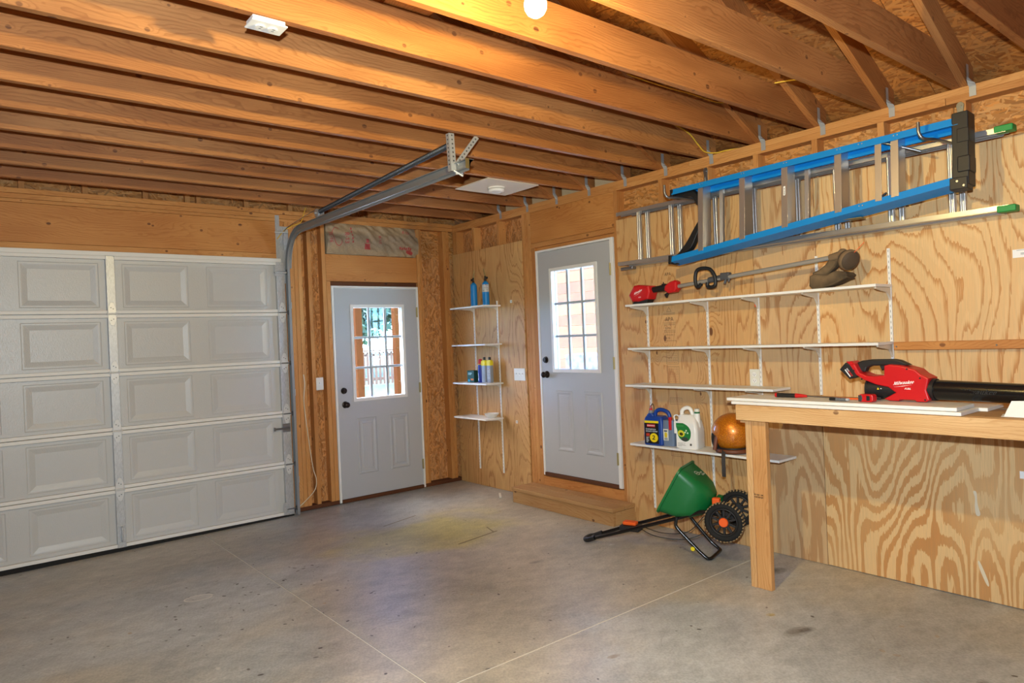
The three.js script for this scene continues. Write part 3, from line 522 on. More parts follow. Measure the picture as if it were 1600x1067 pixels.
  obj('slide_lock', [cb(X1 - 0.08, X1 - 0.01, 0.755, 0.83, 0.046, 0.058, 0.003), rod([X1 - 0.16, 0.79, 0.064], [X1 - 0.02, 0.79, 0.064], 0.008), cb(X1 - 0.165, X1 - 0.15, 0.775, 0.805, 0.056, 0.075, 0.003)], M.steel, gd);
}
// ---------------------------------------------------------------- overhead track with its hanger
const tr = thing('garage_door_track', 'galvanized overhead door track curving from the wall up under the joists', 'door track', [-1.862, 0, 0]);
{
  const path = []; const zc = 0.38, yc = 2.235, rc = 0.318;             // path of the channel's back in (z, y)
  path.push([0.062, 0.0], [0.062, 1.2], [0.062, yc - 0.001]);
  for (let k = 1; k <= 14; k++) { const t = PI - (k / 14) * PI / 2; path.push([zc + rc * Math.cos(t), yc + rc * Math.sin(t)]); }
  path.push([1.4, yc + rc], [2.9, yc + rc]);
  const prof = [[0.012, -0.026], [-0.012, -0.026], [-0.012, -0.021], [0.009, -0.023], [0.009, 0.023], [-0.012, 0.021], [-0.012, 0.026], [0.012, 0.026]];
  const rings = path.map(([z, y], i) => { const a = path[Math.max(0, i - 1)], b = path[Math.min(path.length - 1, i + 1)], dz = b[0] - a[0], dy = b[1] - a[1], l = Math.hypot(dz, dy); return prof.map(([p, q]) => [p, y + (q * dz) / l, z - (q * dy) / l]); });
  obj('track_channel', loft(rings), M.track, tr);
  const angle = path.slice(2).map(([z, y], i, A) => { const a = A[Math.max(0, i - 1)], b = A[Math.min(A.length - 1, i + 1)], dz = b[0] - a[0], dy = b[1] - a[1], l = Math.hypot(dz, dy); return [[0.012, 0.026], [0.05, 0.026], [0.05, 0.029], [0.014, 0.029], [0.014, -0.04], [0.012, -0.04]].map(([p, q]) => [p, y + (q * dz) / l, z - (q * dy) / l]); });
  obj('stiffener_angle', loft(angle), M.track, tr);
  for (const y of [0.3, 1.1, 1.9]) obj('wall_bracket', [cb(0.012, 0.05, y - 0.03, y + 0.03, 0.0, 0.003, 0.001), cb(0.012, 0.016, y - 0.03, y + 0.03, 0.0, 0.07, 0.001)], M.galv, tr);
  obj('flag_bracket', [cb(-0.075, -0.035, 2.3, 2.72, 0.0, 0.004, 0.001), cb(-0.04, 0.04, 2.1, 2.62, 0.004, 0.008, 0.001), rod([-0.09, 2.56, 0.03], [0.02, 2.56, 0.06], 0.008)], M.galv, tr);
  // perforated hanger: an angle and a diagonal brace, holes as dark plugs
  const strap = (a, b, w, nrm) => { const A = V(...a), B = V(...b), d = B.clone().sub(A).normalize(), s = d.clone().cross(V(...nrm)).multiplyScalar(w / 2), n = V(...nrm).multiplyScalar(0.0015); const c = (P, i, j) => P.clone().addScaledVector(s, i).addScaledVector(n, j).toArray(); return loft([[c(A, -1, -1), c(A, 1, -1), c(A, 1, 1), c(A, -1, 1)], [c(B, -1, -1), c(B, 1, -1), c(B, 1, 1), c(B, -1, 1)]]); };
  const holes = (a, b, n, nrm) => { const A = V(...a), B = V(...b), N = V(...nrm), o = []; for (let k = 0; k < n; k++) { const P = A.clone().lerp(B, (k + 0.5) / n).addScaledVector(N, 0.0012); const g = cyl(0.0052, 0.0052, 0.002, 10); g.applyQuaternion(new THREE.Quaternion().setFromUnitVectors(V(0, 1, 0), N)); o.push(g.translate(...P.toArray())); } return o; };
  const zh = 2.78, hang = obj('hanger_angle', [strap([-0.012, 2.53, zh], [-0.02, 2.757, zh], 0.034, [0, 0, 1]), strap([-0.03, 2.53, zh - 0.016], [-0.038, 2.757, zh - 0.016], 0.034, [-1, 0, 0])], M.galv, tr);
  obj('hole', [...holes([-0.012, 2.58, zh], [-0.02, 2.757, zh], 7, [0, 0, 1]), ...holes([-0.032, 2.56, zh - 0.016], [-0.038, 2.757, zh - 0.016], 8, [-1, 0, 0])], M.steelDark, hang);
  const br = obj('hanger_brace', strap([0.0, 2.57, zh + 0.02], [0.155, 2.757, zh + 0.02], 0.032, [0, 0, 1]), M.galv, tr);
  obj('hole', holes([0.01, 2.585, zh + 0.02], [0.15, 2.75, zh + 0.02], 8, [0, 0, 1]), M.steelDark, br);
  obj('end_bolt', [rod([-0.02, 2.53, zh + 0.01], [0.03, 2.5, zh + 0.03], 0.007), cyl(0.012, 0.012, 0.012, 6).translate(0.0, 2.515, zh + 0.01), cyl(0.012, 0.012, 0.012, 6).translate(0.03, 2.515, zh + 0.02)], M.galv, tr);
  obj('end_plate', cb(-0.013, 0.014, yc + rc - 0.03, yc + rc + 0.03, 2.9, 2.903, 0.001), M.brass, tr);
}
{ // extension spring
  const s = thing('extension_spring', 'dark coiled extension spring stretched above the overhead track', 'spring', [-1.845, 0, 0]);
  const A = [0, 2.71, 2.72], B = [0, 2.63, 0.78], p = [], turns = 230, n = turns * 9;
  for (let i = 0; i <= n; i++) { const t = i / n, a = t * turns * 2 * PI; p.push(V(Math.cos(a) * 0.0155, A[1] + (B[1] - A[1]) * t + Math.sin(a) * 0.0155, A[2] + (B[2] - A[2]) * t)); }
  obj('coil', new THREE.TubeGeometry(new THREE.CatmullRomCurve3(p), n, 0.0042, 4, false), M.steelDark, s);
  obj('safety_cable', rod(A, B, 0.004, 6), M.steelDark, s);
  obj('pulley', [cyl(0.035, 0.035, 0.018, 22).rotateZ(PI / 2).translate(0, 2.625, 0.72), cyl(0.009, 0.009, 0.05, 10).rotateZ(PI / 2).translate(0, 2.625, 0.72), cb(0.012, 0.016, 2.6, 2.65, 0.7, 0.82, 0.001)], M.galv, s);
  obj('lift_cable', tube([[0.0, 2.66, 0.72], [-0.01, 2.63, 0.4], [-0.03, 2.57, 0.06], [-0.035, 2.4, 0.03]], 0.0028, 40, 6), M.steel, s);
}
tag(obj('pull_rope', tube([[-1.735, 1.26, 0.014], [-1.73, 1.17, 0.02], [-1.745, 1.0, 0.022], [-1.72, 0.7, 0.022], [-1.69, 0.4, 0.03], [-1.67, 0.28, 0.05], [-1.7, 0.19, 0.07], [-1.8, 0.1, 0.07], [-1.87, 0.05, 0.062]], 0.0038, 120, 7), M.rope, scene), 'thin cream pull rope draped from a nail to the garage door', 'rope');
// yellow cable beside the track, and in the roof
tag(obj('yellow_cable', tube([[-1.93, 2.5, 0.02], [-1.86, 2.58, 0.012], [-1.78, 2.63, 0.012], [-1.7, 2.67, 0.014], [-1.67, 2.75, 0.02], [-1.66, 2.8, 0.05]], 0.0045, 50, 7), M.cable, scene), 'yellow electric cable rising over the garage door corner', 'cable');
tag(obj('yellow_cable', tube([[-0.6, 2.945, 3.29], [-0.288, 2.883, 3.3], [-0.163, 2.813, 3.3], [-0.08, 2.77, 3.3], [-0.006, 2.763, 3.34], [0.0, 2.763, 3.41], [0.04, 2.763, 3.5]], 0.005, 60, 7), M.cable, scene), 'yellow cable drooping from a rafter onto the wall plate', 'cable');
tag(obj('yellow_cable', tube([[-1.3, 2.946, 3.664], [-0.97, 2.94, 3.665], [-0.73, 2.946, 3.666], [-0.48, 2.932, 3.69], [-0.42, 2.932, 3.78]], 0.004, 50, 7), M.cable, scene), 'thin yellow cable running along the side of a joist', 'cable');
tag(obj('yellow_cable', tube([[-0.53, 2.915, 4.1], [-0.48, 2.918, 4.17], [-0.42, 2.915, 4.25]], 0.004, 20, 7), M.cable, scene), 'short yellow cable bridging a rafter and the next joist', 'cable');
// ---------------------------------------------------------------- bulb, smoke alarm, ceiling outlet, switch
{
  const L = thing('light_bulb', 'glowing bare bulb in a porcelain holder under the joists', 'light bulb', [-2.77, 2.575, 4.56]);
  obj('mounting_board', uvm(cb(-0.07, 0.07, 0.144, 0.182, -0.103, 0.262, 0.002), 'z', 2.4, 0.6), M.studs[0], L);
  obj('holder', lathe([[0, 0.144], [0.055, 0.144], [0.055, 0.125], [0.03, 0.1], [0.024, 0.06], [0.02, 0.06], [0, 0.06]], 24), M.whiteGloss, L);
  const glow = new THREE.MeshStandardMaterial({ color: 0xffffff, emissive: 0xffe2b0, emissiveIntensity: 14, roughness: 0.4 });
  const bm = obj('bulb_glass', lathe([[0.0, -0.042], [0.014, -0.04], [0.027, -0.031], [0.035, -0.016], [0.037, 0], [0.034, 0.015], [0.024, 0.036], [0.015, 0.054], [0.0135, 0.068]], 28), glow, L);
  bm.castShadow = false;
  const lamp = new THREE.PointLight(new THREE.Color().setRGB(1, 0.76, 0.27), 9, 0, 2); lamp.name = 'bulb_light'; lamp.position.set(0, -0.004, 0); lamp.castShadow = true; lamp.shadow.radius = 1.5; L.add(lamp);
}
{
  const s = thing('smoke_alarm', 'round white smoke alarm on the beige ceiling patch', 'smoke alarm', [-0.752, 2.747, 1.76]);
  obj('base', cyl(0.07, 0.07, 0.01, 40).translate(0, -0.004, 0), M.whiteGloss, s); obj('cover', lathe([[0.0, -0.036], [0.05, -0.036], [0.062, -0.033], [0.067, -0.026], [0.067, -0.009], [0.0, -0.009]].reverse(), 40), M.whiteGloss, s);
  obj('vent_ring', new THREE.TorusGeometry(0.045, 0.002, 6, 40).rotateX(PI / 2).translate(0, -0.0358, 0), M.offwhite, s);
}
function receptacle(parent, x, y, r = 0.0165) { const f = obj('receptacle', [cyl(r, r, 0.004, 24).rotateX(PI / 2).translate(x, y, 0.006)], M.whiteGloss, parent); obj('slot', [bx(x - 0.008, x - 0.0055, y - 0.002, y + 0.006, 0.0078, 0.0086), bx(x + 0.0055, x + 0.008, y - 0.002, y + 0.005, 0.0078, 0.0086), cyl(0.0026, 0.0026, 0.001, 10).rotateX(PI / 2).translate(x, y - 0.008, 0.008)], M.black, f); }
{
  const o = thing('ceiling_outlet', 'white duplex outlet box on the underside of a joist', 'outlet', [-3.285, 2.756, 3.6]);
  obj('outlet_box', cb(-0.062, 0.062, -0.02, 0, -0.04, 0.035, 0.003), M.white, o);
  const pl = new THREE.Group(); pl.name = 'cover_plate'; pl.position.set(0, -0.02, 0); pl.rotation.x = PI / 2; o.add(pl);
  obj('plate', cb(-0.068, 0.068, -0.045, 0.045, -0.001, 0.005, 0.003), M.whiteGloss, pl);
  for (const x of [-0.024, 0.024]) { const f = obj('receptacle', cyl(0.019, 0.018, 0.006, 24).rotateX(PI / 2).translate(x, 0, 0.007), M.whiteGloss, pl); obj('slot', [bx(x - 0.003, x + 0.007, -0.009, -0.006, 0.0098, 0.0106), bx(x - 0.003, x + 0.007, 0.006, 0.009, 0.0098, 0.0106)], M.black, f); }
}
function plate(name, label, w, h, pos, turn, build) { const p = thing(name, label, name.includes('switch') ? 'switch' : 'outlet', pos, turn); obj('plate', cb(-w / 2, w / 2, -h / 2, h / 2, 0, 0.006, 0.0035, 2), M.offwhite, p); build(p); return p; }
const toggle = (p, x) => obj('toggle', [cb(x - 0.005, x + 0.005, -0.012, 0.012, 0.005, 0.008, 0.001), cb(x - 0.004, x + 0.004, 0.0, 0.014, 0.006, 0.017, 0.002)], M.whiteGloss, p);
plate('light_switch', 'single white light switch on a stud left of the side door', 0.072, 0.118, [-1.577, 1.162, 0.001], 0, (p) => toggle(p, 0));
plate('light_switch', 'wide cream switch plate between the corner shelves and the house door', 0.165, 0.118, [-0.0125, 1.163, 1.068], -PI / 2, (p) => { for (const x of [-0.046, 0, 0.046]) toggle(p, x); });
plate('wall_outlet', 'white duplex wall outlet below the long plywood shelves', 0.072, 0.115, [-0.0125, 1.176, 3.578], -PI / 2, (p) => { receptacle(p, 0, 0.021); receptacle(p, 0, -0.021); });
for (const [y, l] of [[1.872, 'tiny white screw mount left of the house door, near its window'], [0.701, 'tiny white screw mount left of the house door, below the switch plate']]) { const c = wthing('wall_clip', l, 'clip', -0.0125, y, y > 1 ? 0.983 : 0.994); obj('pad', cb(-0.014, 0.014, -0.014, 0.014, 0, 0.006, 0.002), M.offwhite, c); obj('screw', cyl(0.004, 0.004, 0.003, 10).rotateX(PI / 2).translate(0.005, 0, 0.007), M.steelDark, c); }
// ---------------------------------------------------------------- wooden step
{
  const s = thing('wooden_step', 'low weathered wooden step below the house door', 'step', [-0.135, 0, 1.83]);
  lum(s, 'tread_board', -0.148, 0.0, 0.11, 0.142, -0.63, 0.63, 'z', M.weathered, 0.004); lum(s, 'tread_board', 0.005, 0.122, 0.11, 0.142, -0.63, 0.63, 'z', M.weathered, 0.004);
  lum(s, 'front_board', -0.136, -0.105, 0.0, 0.107, -0.625, 0.625, 'z', M.weathered, 0.003);
  lum(s, 'end_board', -0.104, 0.12, 0.0, 0.107, 0.588, 0.625, 'x', M.weathered, 0.003); lum(s, 'end_board', -0.104, 0.12, 0.0, 0.107, -0.625, -0.588, 'x', M.weathered, 0.003);
}
// ---------------------------------------------------------------- slotted standards with brackets, shelf boards
const bracketPts = (d, k = 1) => bracketRaw(d).map(([x, y]) => [x, y * k]);
const bracketRaw = (d) => { const p = [[0, 0], [d, 0], [d, -0.008], [d * 0.75, -0.017], [d * 0.3, -0.027]]; for (let k = 0; k <= 5; k++) { const t = k / 5; p.push([d * 0.3 * (1 - t) + 0.004 * t, -0.027 - 0.045 * t * t]); } p.push([0, -0.075]); return p; };
function standard(z, y0, y1, shelves, label) {
  const s = wthing('shelf_standard', label, 'shelf standard', -0.0125, y0, z, 0, 'slotted shelf standards on the plywood');
  const h = y1 - y0;
  obj('channel', [cb(-0.008, 0.008, 0, h, 0, 0.011, 0.0015)], M.white, s);
  const sl = []; for (let y = 0.02; y < h - 0.015; y += 0.0318) sl.push(bx(-0.0011, 0.0011, y, y + 0.014, 0.0105, 0.0114)); obj('slot_row', sl, M.slot, s).userData.kind = 'stuff';
  for (const [ys, d, hk] of shelves) obj('bracket', ext(bracketPts(d, hk), 0.011, 0.0015).rotateY(-PI / 2).translate(0, ys - y0, 0.011), M.bracket, s);
}
const S1 = 1.732, S2 = 1.402, S3 = 1.12, S4 = 0.672, TH = 0.017;
standard(2.67, 0.14, 1.72, [[S1 - TH, 0.19], [S2 - TH, 0.19], [S3 - TH, 0.19], [S4 - TH, 0.19]], 'white slotted standard nearest the house door on the plywood wall');
standard(3.222, 0.14, 1.72, [[S1 - TH, 0.19], [S2 - TH, 0.19], [S3 - TH, 0.19], [S4 - TH, 0.19]], 'white slotted standard behind the orange helmet');
standard(3.628, 0.55, 1.72, [[S1 - TH, 0.19], [S2 - TH, 0.19], [S3 - TH, 0.19], [S4 - TH, 0.19]], 'white slotted standard beside the wall outlet');
standard(4.042, 1.075, 1.948, [[S1 - TH, 0.19], [S2 - TH, 0.19]], 'white slotted standard rising behind the trimmer guard');
standard(4.474, 1.2, 1.942, [[S1 - TH, 0.19], [S2 - TH, 0.19]], 'white slotted standard at the right end of the long shelves');
const C1 = 1.85, C2 = 1.47, C3 = 1.083, C4 = 0.735;
standard(0.366, 0.175, 1.89, [C1, C2, C3, C4].map((y) => [y - TH, 0.16, 0.5]), 'white shelf standard of the corner shelves, on the side door side');
standard(0.762, 0.175, 1.893, [C1, C2, C3, C4].map((y) => [y - TH, 0.16, 0.5]), 'white shelf standard of the corner shelves, on the house door side');
function shelf(z0, z1, y, label, group, d = 0.212) { const s = wthing('shelf_board', label, 'shelf', -0.0125, y - TH, (z0 + z1) / 2, 0, group); obj('board', cb(-(z1 - z0) / 2, (z1 - z0) / 2, 0.001, TH, 0.0125, 0.0125 + d, 0.0015), M.white, s); }
shelf(2.637, 4.489, S1, 'long white shelf that carries the red string trimmer');
shelf(2.645, 4.489, S2, 'long empty white shelf halfway up the plywood wall');
shelf(2.605, 3.84, S3, 'shorter empty white shelf just below the wall outlet');
shelf(2.63, 3.862, S4, 'lowest white shelf holding two jugs and a helmet');
shelf(0.245, 0.83, C1, 'top corner shelf carrying two blue torch cylinders');
shelf(0.25, 0.826, C2, 'empty corner shelf below the torch cylinders');
shelf(0.245, 0.822, C3, 'corner shelf with spray can, bottles and green box');
shelf(0.24, 0.8, C4, 'lowest corner shelf holding a white bowl');

// ---------------------------------------------------------------- things on the corner shelves
function torch(x, z, h, label, tip, printed) {
  const t = wthing('torch_cylinder', label, 'gas cylinder', x, C1 + 0.001, z, 0, null), r = 0.034;
  obj('cylinder_body', lathe([[0, 0], [r - 0.003, 0], [r, 0.004], [r, h - 0.03], [r - 0.006, h - 0.012], [0.017, h - 0.002], [0.012, h + 0.004], [0, h + 0.004]], 28), M.blue, t);
  obj('paper_label', lathe([[r + 0.0006, h * 0.55], [r + 0.0006, h - 0.032]], 28), printed, t);
  const v = obj('valve', [cyl(0.009, 0.009, 0.05, 14).translate(0, h + 0.028, 0), cyl(0.012, 0.012, 0.014, 14).translate(0, h + 0.012, 0)], M.bronze, t);
  obj('valve_knob', cyl(0.011, 0.011, 0.016, 12).rotateZ(PI / 2).translate(tip > 0 ? -0.022 : 0.024, h + 0.034, 0), M.black, v);
  obj('burner_tube', tube([[0, h + 0.05, 0], [tip * 0.006, h + 0.075, 0], [tip * 0.016, h + 0.1, 0], [tip * 0.022, h + 0.128, 0]], 0.0058, 24, 8), M.brass, t);
}
const tLab1 = tex(256, 128, () => [120, 130, 140], (x) => { x.fillStyle = '#b9bec4'; for (let k = 0; k < 9; k++) x.fillRect(120, 12 + k * 12, rr(20, 70), 5); x.fillStyle = '#0d84cf'; x.fillRect(0, 0, 90, 128); });
const tLab2 = tex(256, 128, () => [196, 200, 200], (x) => { for (let k = 0; k < 60; k++) { x.fillStyle = rnd() < 0.6 ? '#4c5258' : '#8a1f22'; x.fillRect(rr(0, 250), rr(0, 120), rr(4, 22), rr(2, 6)); } });
torch(-0.14, C1 && 0.545, 0.235, 'blue torch cylinder with a bent brass tip, beside the corner', 1, std({ map: tLab1, roughness: 0.5 }));
torch(-0.14, 0.745, 0.235, 'blue torch cylinder with a white printed label and black valve', -1, std({ map: tLab2, roughness: 0.5 }));
{
  const b = wthing('product_box', 'small dark green product box on the corner shelf', 'box', -0.13, C3 + 0.001, 0.465);
  const t = tex(128, 160, () => [22, 74, 62], (x) => { x.fillStyle = '#bfe3d8'; for (let k = 0; k < 4; k++) x.fillRect(14, 26 + k * 9, rr(40, 84), 5); x.fillStyle = '#e87b28'; x.fillRect(64, 110, 56, 26); x.fillStyle = '#2f9ab8'; x.fillRect(8, 120, 40, 34); });
  obj('carton', cb(-0.058, 0.058, 0, 0.12, -0.035, 0.035, 0.002), std({ color: 0x123f34, roughness: 0.5 }), b); obj('front_print', new THREE.PlaneGeometry(0.112, 0.115).translate(0, 0.06, 0.0356), std({ map: t, roughness: 0.45 }), b);
}
{
  const c = wthing('spray_can', 'blue and yellow spray can with red cap', 'spray can', -0.125, C3 + 0.001, 0.585), r = 0.027;
  const t = tex(256, 256, () => [28, 50, 150], (x, w, h) => { x.fillStyle = '#f0d21c'; x.beginPath(); x.moveTo(0, 20); x.lineTo(256, 20); x.lineTo(256, 90); x.lineTo(0, 140); x.fill(); x.fillStyle = '#d84a20'; x.fillRect(0, 60, 70, 190); x.fillStyle = '#fff'; x.save(); x.translate(150, 240); x.rotate(-PI / 2); x.font = 'bold 54px sans-serif'; x.fillText('WD-40', 0, 0); x.restore(); });
  obj('can_body', lathe([[0, 0], [r, 0], [r, 0.175], [r - 0.004, 0.185], [0, 0.186]], 26).rotateY(2.6), std({ map: t, roughness: 0.35 }), c);
  obj('can_cap', lathe([[0, 0.236], [0.012, 0.235], [0.018, 0.228], [0.021, 0.19], [0.021, 0.184]], 22), M.red, c);
}
for (const [z, x, l] of [[0.648, -0.12, 'grey bottle with yellow collar and black cap, next to the spray can'], [0.722, -0.11, 'grey printed bottle with yellow collar, at the shelf end']]) {
  const b = wthing('solvent_bottle', l, 'bottle', x, C3 + 0.001, z);
  obj('bottle_body', loft([0, 0.01, 0.19, 0.205].map((y, i) => rrect(0.066 - (i % 3 ? 0 : 0.006), 0.04 - (i % 3 ? 0 : 0.006), 0.01).map(([p, q]) => [p, y, -q]))), std({ color: 0x8d949e, roughness: 0.4 }), b);
  obj('yellow_collar', loft([0.17, 0.21, 0.224].map((y, i) => rrect(0.068 - (i > 1 ? 0.02 : 0), 0.042 - (i > 1 ? 0.014 : 0), 0.009).map(([p, q]) => [p, y, -q]))), M.yellow, b);
  obj('cap', [cyl(0.013, 0.012, 0.03, 16).translate(0, 0.239, 0)], M.black, b);
  if (z > 0.7) obj('front_print', new THREE.PlaneGeometry(0.05, 0.11).translate(0, 0.09, 0.0206), std({ map: tLab2, color: 0xd8d8dc, roughness: 0.5 }), b);
}
tag(obj('bowl', lathe([[0, 0.002], [0.03, 0.002], [0.034, 0], [0.04, 0.004], [0.066, 0.026], [0.074, 0.042], [0.072, 0.042], [0.062, 0.026], [0.036, 0.008], [0, 0.006]], 36).translate(-0.11, C4 + 0.001, 0.72), M.whiteGloss, scene), 'white ceramic bowl on the lowest corner shelf', 'bowl');
tag(obj('wood_scrap', cb(-0.09, 0.09, 0.0, 0.012, -0.011, 0.011, 0.002).rotateY(0.95).translate(-0.2, 0.001, 0.92), M.offwhite, scene), 'white painted wood scrap lying on the floor by the step', 'scrap');

tag(obj('price_clip', cb(-0.036, -0.026, 1.655, 1.675, 3.61, 3.622, 0.002), M.orange, scene), 'small orange clip on the shelf bracket beside the wall outlet', 'clip');
// ---------------------------------------------------------------- aluminium extension ladder on the wall
{
  const L = wthing('extension_ladder', 'aluminium extension ladder hung flat on the wall behind the blue ladder', 'ladder', -0.02, 2.04, 2.5);
  const rail = (y0, dir, z0, x0, x1, w) => [cb(x0, x1, y0 - 0.0015 * dir - 0.0015, y0 - 0.0015 * dir + 0.0015, z0, z0 + w, 0.001), cb(x0, x1, Math.min(y0, y0 + dir * 0.026), Math.max(y0, y0 + dir * 0.026), z0, z0 + 0.0035, 0.001), cb(x0, x1, Math.min(y0, y0 + dir * 0.026), Math.max(y0, y0 + dir * 0.026), z0 + w - 0.0035, z0 + w, 0.001)];
  const base = new THREE.Group(); base.name = 'base_section'; L.add(base);
  const fly = new THREE.Group(); fly.name = 'fly_section'; L.add(fly);
  obj('side_rail', rail(0.002, 1, 0.004, 0.06, 2.56, 0.06), M.alu, base); obj('side_rail', rail(0.428, -1, 0.004, 0.06, 2.56, 0.06), M.alu, base);
  obj('side_rail', rail(0.01, 1, 0.068, 0.0, 2.6, 0.058), M.alu, fly); obj('side_rail', rail(0.424, -1, 0.068, 0.0, 2.6, 0.058), M.alu, fly);
  for (let k = 0; k < 8; k++) {
    for (const [s, x, z] of [[base, 0.243 + k * 0.305, 0.036], [fly, 0.212 + k * 0.305, 0.098]]) obj('rung', [rod([x, 0.012, z], [x, 0.42, z], 0.0165, 12), rod([x - 0.009, 0.012, z + 0.012], [x - 0.009, 0.42, z + 0.012], 0.007, 6), rod([x + 0.009, 0.012, z + 0.012], [x + 0.009, 0.42, z + 0.012], 0.007, 6), cyl(0.021, 0.021, 0.006, 14).translate(x, 0.4, z)], M.alu, s);
  }
  for (const y of [0.0, 0.4]) obj('rail_cap', cb(2.55, 2.632, y, y + 0.034, 0.062, 0.13, 0.006), M.greenCap, fly);
  obj('foot', [cb(0.02, 0.14, -0.03, -0.008, 0.07, 0.12, 0.004)], M.steel, fly); obj('guide_bracket', [cb(0.7, 0.82, 0.405, 0.43, 0.06, 0.14, 0.003), cyl(0.01, 0.01, 0.03, 10).rotateX(PI / 2).translate(0.73, 0.41, 0.14)], M.alu, fly);
}
// ---------------------------------------------------------------- blue stepladder in front of it
{
  const L = wthing('step_ladder', 'blue fibreglass stepladder hung sideways on hooks above the shelves', 'ladder', -0.235, 1.99, 3.155);
  L.rotation.set(-0.06, -PI / 2, 0, 'YXZ');
  // rails run along local x; the lower rail climbs towards the top cap
  const cbs = (x0, x1, y0, y1, z0, z1, r) => cb(x0, x1, Math.min(y0, y1), Math.max(y0, y1), z0, z1, r);
  function railDir(xa, ya, xb, yb, z0, z1, f, dir, mat, name) {
    const d = Math.hypot(xb - xa, yb - ya), a = Math.atan2(yb - ya, xb - xa);
    return obj(name, [cbs(0, d, -0.002, 0.002, z0, z1, 0.001), cbs(0, d, 0, dir * f, z1 - 0.004, z1, 0.001), cbs(0, d, 0, dir * f, z0, z0 + 0.004, 0.001), cbs(0, d, 0, dir * 0.007, z0 + 0.03, z0 + 0.05, 0.001)].map((q) => q.translate(0, 0, -z1).rotateX(name === 'front_rail' ? -0.17 : 0).translate(0, 0, z1).rotateZ(a).translate(xa, ya, 0)), mat, L);
  }
  railDir(0.0, 0.004, 1.79, 0.2, 0.0, 0.098, 0.038, 1, M.blue, 'front_rail'); railDir(0.015, 0.51, 1.79, 0.53, 0.0, 0.098, 0.038, -1, M.blue, 'front_rail');
  railDir(0.06, 0.016, 1.76, 0.206, -0.05, -0.006, 0.03, 1, M.blue, 'rear_rail'); railDir(0.08, 0.498, 1.76, 0.52, -0.05, -0.006, 0.03, -1, M.blue, 'rear_rail');
  const ly = (x) => 0.004 + (0.196 * x) / 1.79, uy = (x) => 0.51 + (0.02 * x) / 1.79;
  for (const x of [0.27, 0.585, 0.875, 1.2, 1.505]) obj('step', [cb(x - 0.004, x + 0.0, ly(x) + 0.003, uy(x) - 0.003, 0.004, 0.094, 0.001), cb(x - 0.04, x, ly(x) + 0.003, uy(x) - 0.003, 0.09, 0.0945, 0.001), cb(x - 0.028, x, ly(x) + 0.003, uy(x) - 0.003, 0.004, 0.008, 0.001), cb(x - 0.04, x - 0.037, ly(x) + 0.003, uy(x) - 0.003, 0.06, 0.094, 0.001)], M.alu, L);
  for (const x of [0.35, 0.95, 1.47]) obj('rear_brace', cb(x - 0.026, x, ly(x) + 0.02, uy(x) - 0.016, -0.04, -0.014, 0.002), M.alu, L);
  obj('rear_brace', cb(1.385, 1.42, ly(1.4) + 0.02, uy(1.4) - 0.01, 0.096, 0.099, 0.001), M.alu, L);
  obj('spreader_arm', [rod([1.36, uy(1.36) - 0.004, 0.085], [1.47, uy(1.4) - 0.05, 0.06], 0.007, 8), rod([1.47, uy(1.4) - 0.05, 0.06], [1.58, uy(1.5) - 0.1, 0.0], 0.007, 8)], M.steel, L);
  obj('spreader_arm', [rod([1.3, ly(1.3) + 0.02, 0.02], [1.42, ly(1.4) + 0.07, 0.04], 0.007, 8)], M.steel, L);
  const cap = obj('top_cap', [cb(1.76, 1.835, 0.185, 0.555, 0.005, 0.104, 0.006), cb(1.75, 1.83, 0.165, 0.225, 0.03, 0.112, 0.005), cb(1.785, 1.842, 0.25, 0.33, 0.02, 0.11, 0.006), cb(1.785, 1.838, 0.4, 0.47, 0.02, 0.108, 0.004)], M.black, L);
  obj('rivet', [[1.785, 0.205], [1.815, 0.18]].map(([x, y]) => cyl(0.006, 0.005, 0.004, 10).rotateX(PI / 2).translate(x, y, 0.113)), M.alu, cap).userData.kind = 'stuff';
  // moulded feet with long diagonal gussets to the lowest step
  obj('foot', [ext(smooth([[-0.012, -0.004], [0.03, -0.006], [0.06, 0.045], [0.14, 0.085], [0.185, 0.16], [0.218, 0.225], [0.222, 0.275], [0.2, 0.26], [0.155, 0.2], [0.1, 0.125], [0.03, 0.06], [-0.012, 0.045]], 4, 0.4), 0.05, 0.004).translate(0, 0, 0.035), cb(-0.014, 0.01, -0.01, 0.05, -0.004, 0.103, 0.003)], M.black, L);
  obj('foot', [ext(smooth([[-0.004, 0.455], [-0.004, 0.505], [0.06, 0.5], [0.15, 0.495], [0.215, 0.42], [0.22, 0.37], [0.2, 0.375], [0.145, 0.44], [0.08, 0.45]], 4, 0.4).reverse(), 0.05, 0.004).translate(0, 0, 0.035), cb(0.0, 0.026, 0.46, 0.51, -0.004, 0.103, 0.003)], M.black, L);
  // warning strips and the maker's mark on the lower rail
  const tW = tex(512, 64, () => [40, 46, 92], (x) => { x.fillStyle = '#e8e4da'; x.fillRect(0, 0, 512, 64); x.fillStyle = '#3a5fae'; x.fillRect(0, 6, 150, 52); x.fillStyle = '#555'; for (let k = 0; k < 70; k++) x.fillRect(rr(165, 500), rr(6, 56), rr(6, 26), 3); });
  const tN = tex(512, 64, () => [18, 60, 120], (x) => { x.fillStyle = '#e6d9ba'; x.beginPath(); x.moveTo(30, 32); x.lineTo(90, 8); x.lineTo(420, 8); x.lineTo(490, 32); x.lineTo(420, 56); x.lineTo(90, 56); x.fill(); x.fillStyle = '#1c2a52'; x.font = 'bold 40px sans-serif'; x.textAlign = 'center'; x.fillText('WERNER', 256, 47); });
  const a = Math.atan2(0.196, 1.79), strip = (x0, x1, t, name) => obj(name, new THREE.PlaneGeometry(x1 - x0, 0.026).rotateX(PI / 2 + 0.0).translate((x0 + x1) / 2, -0.0026, 0.06)  .rotateZ(a).translate(0, 0.004, 0), std({ map: t, roughness: 0.5 }), L);
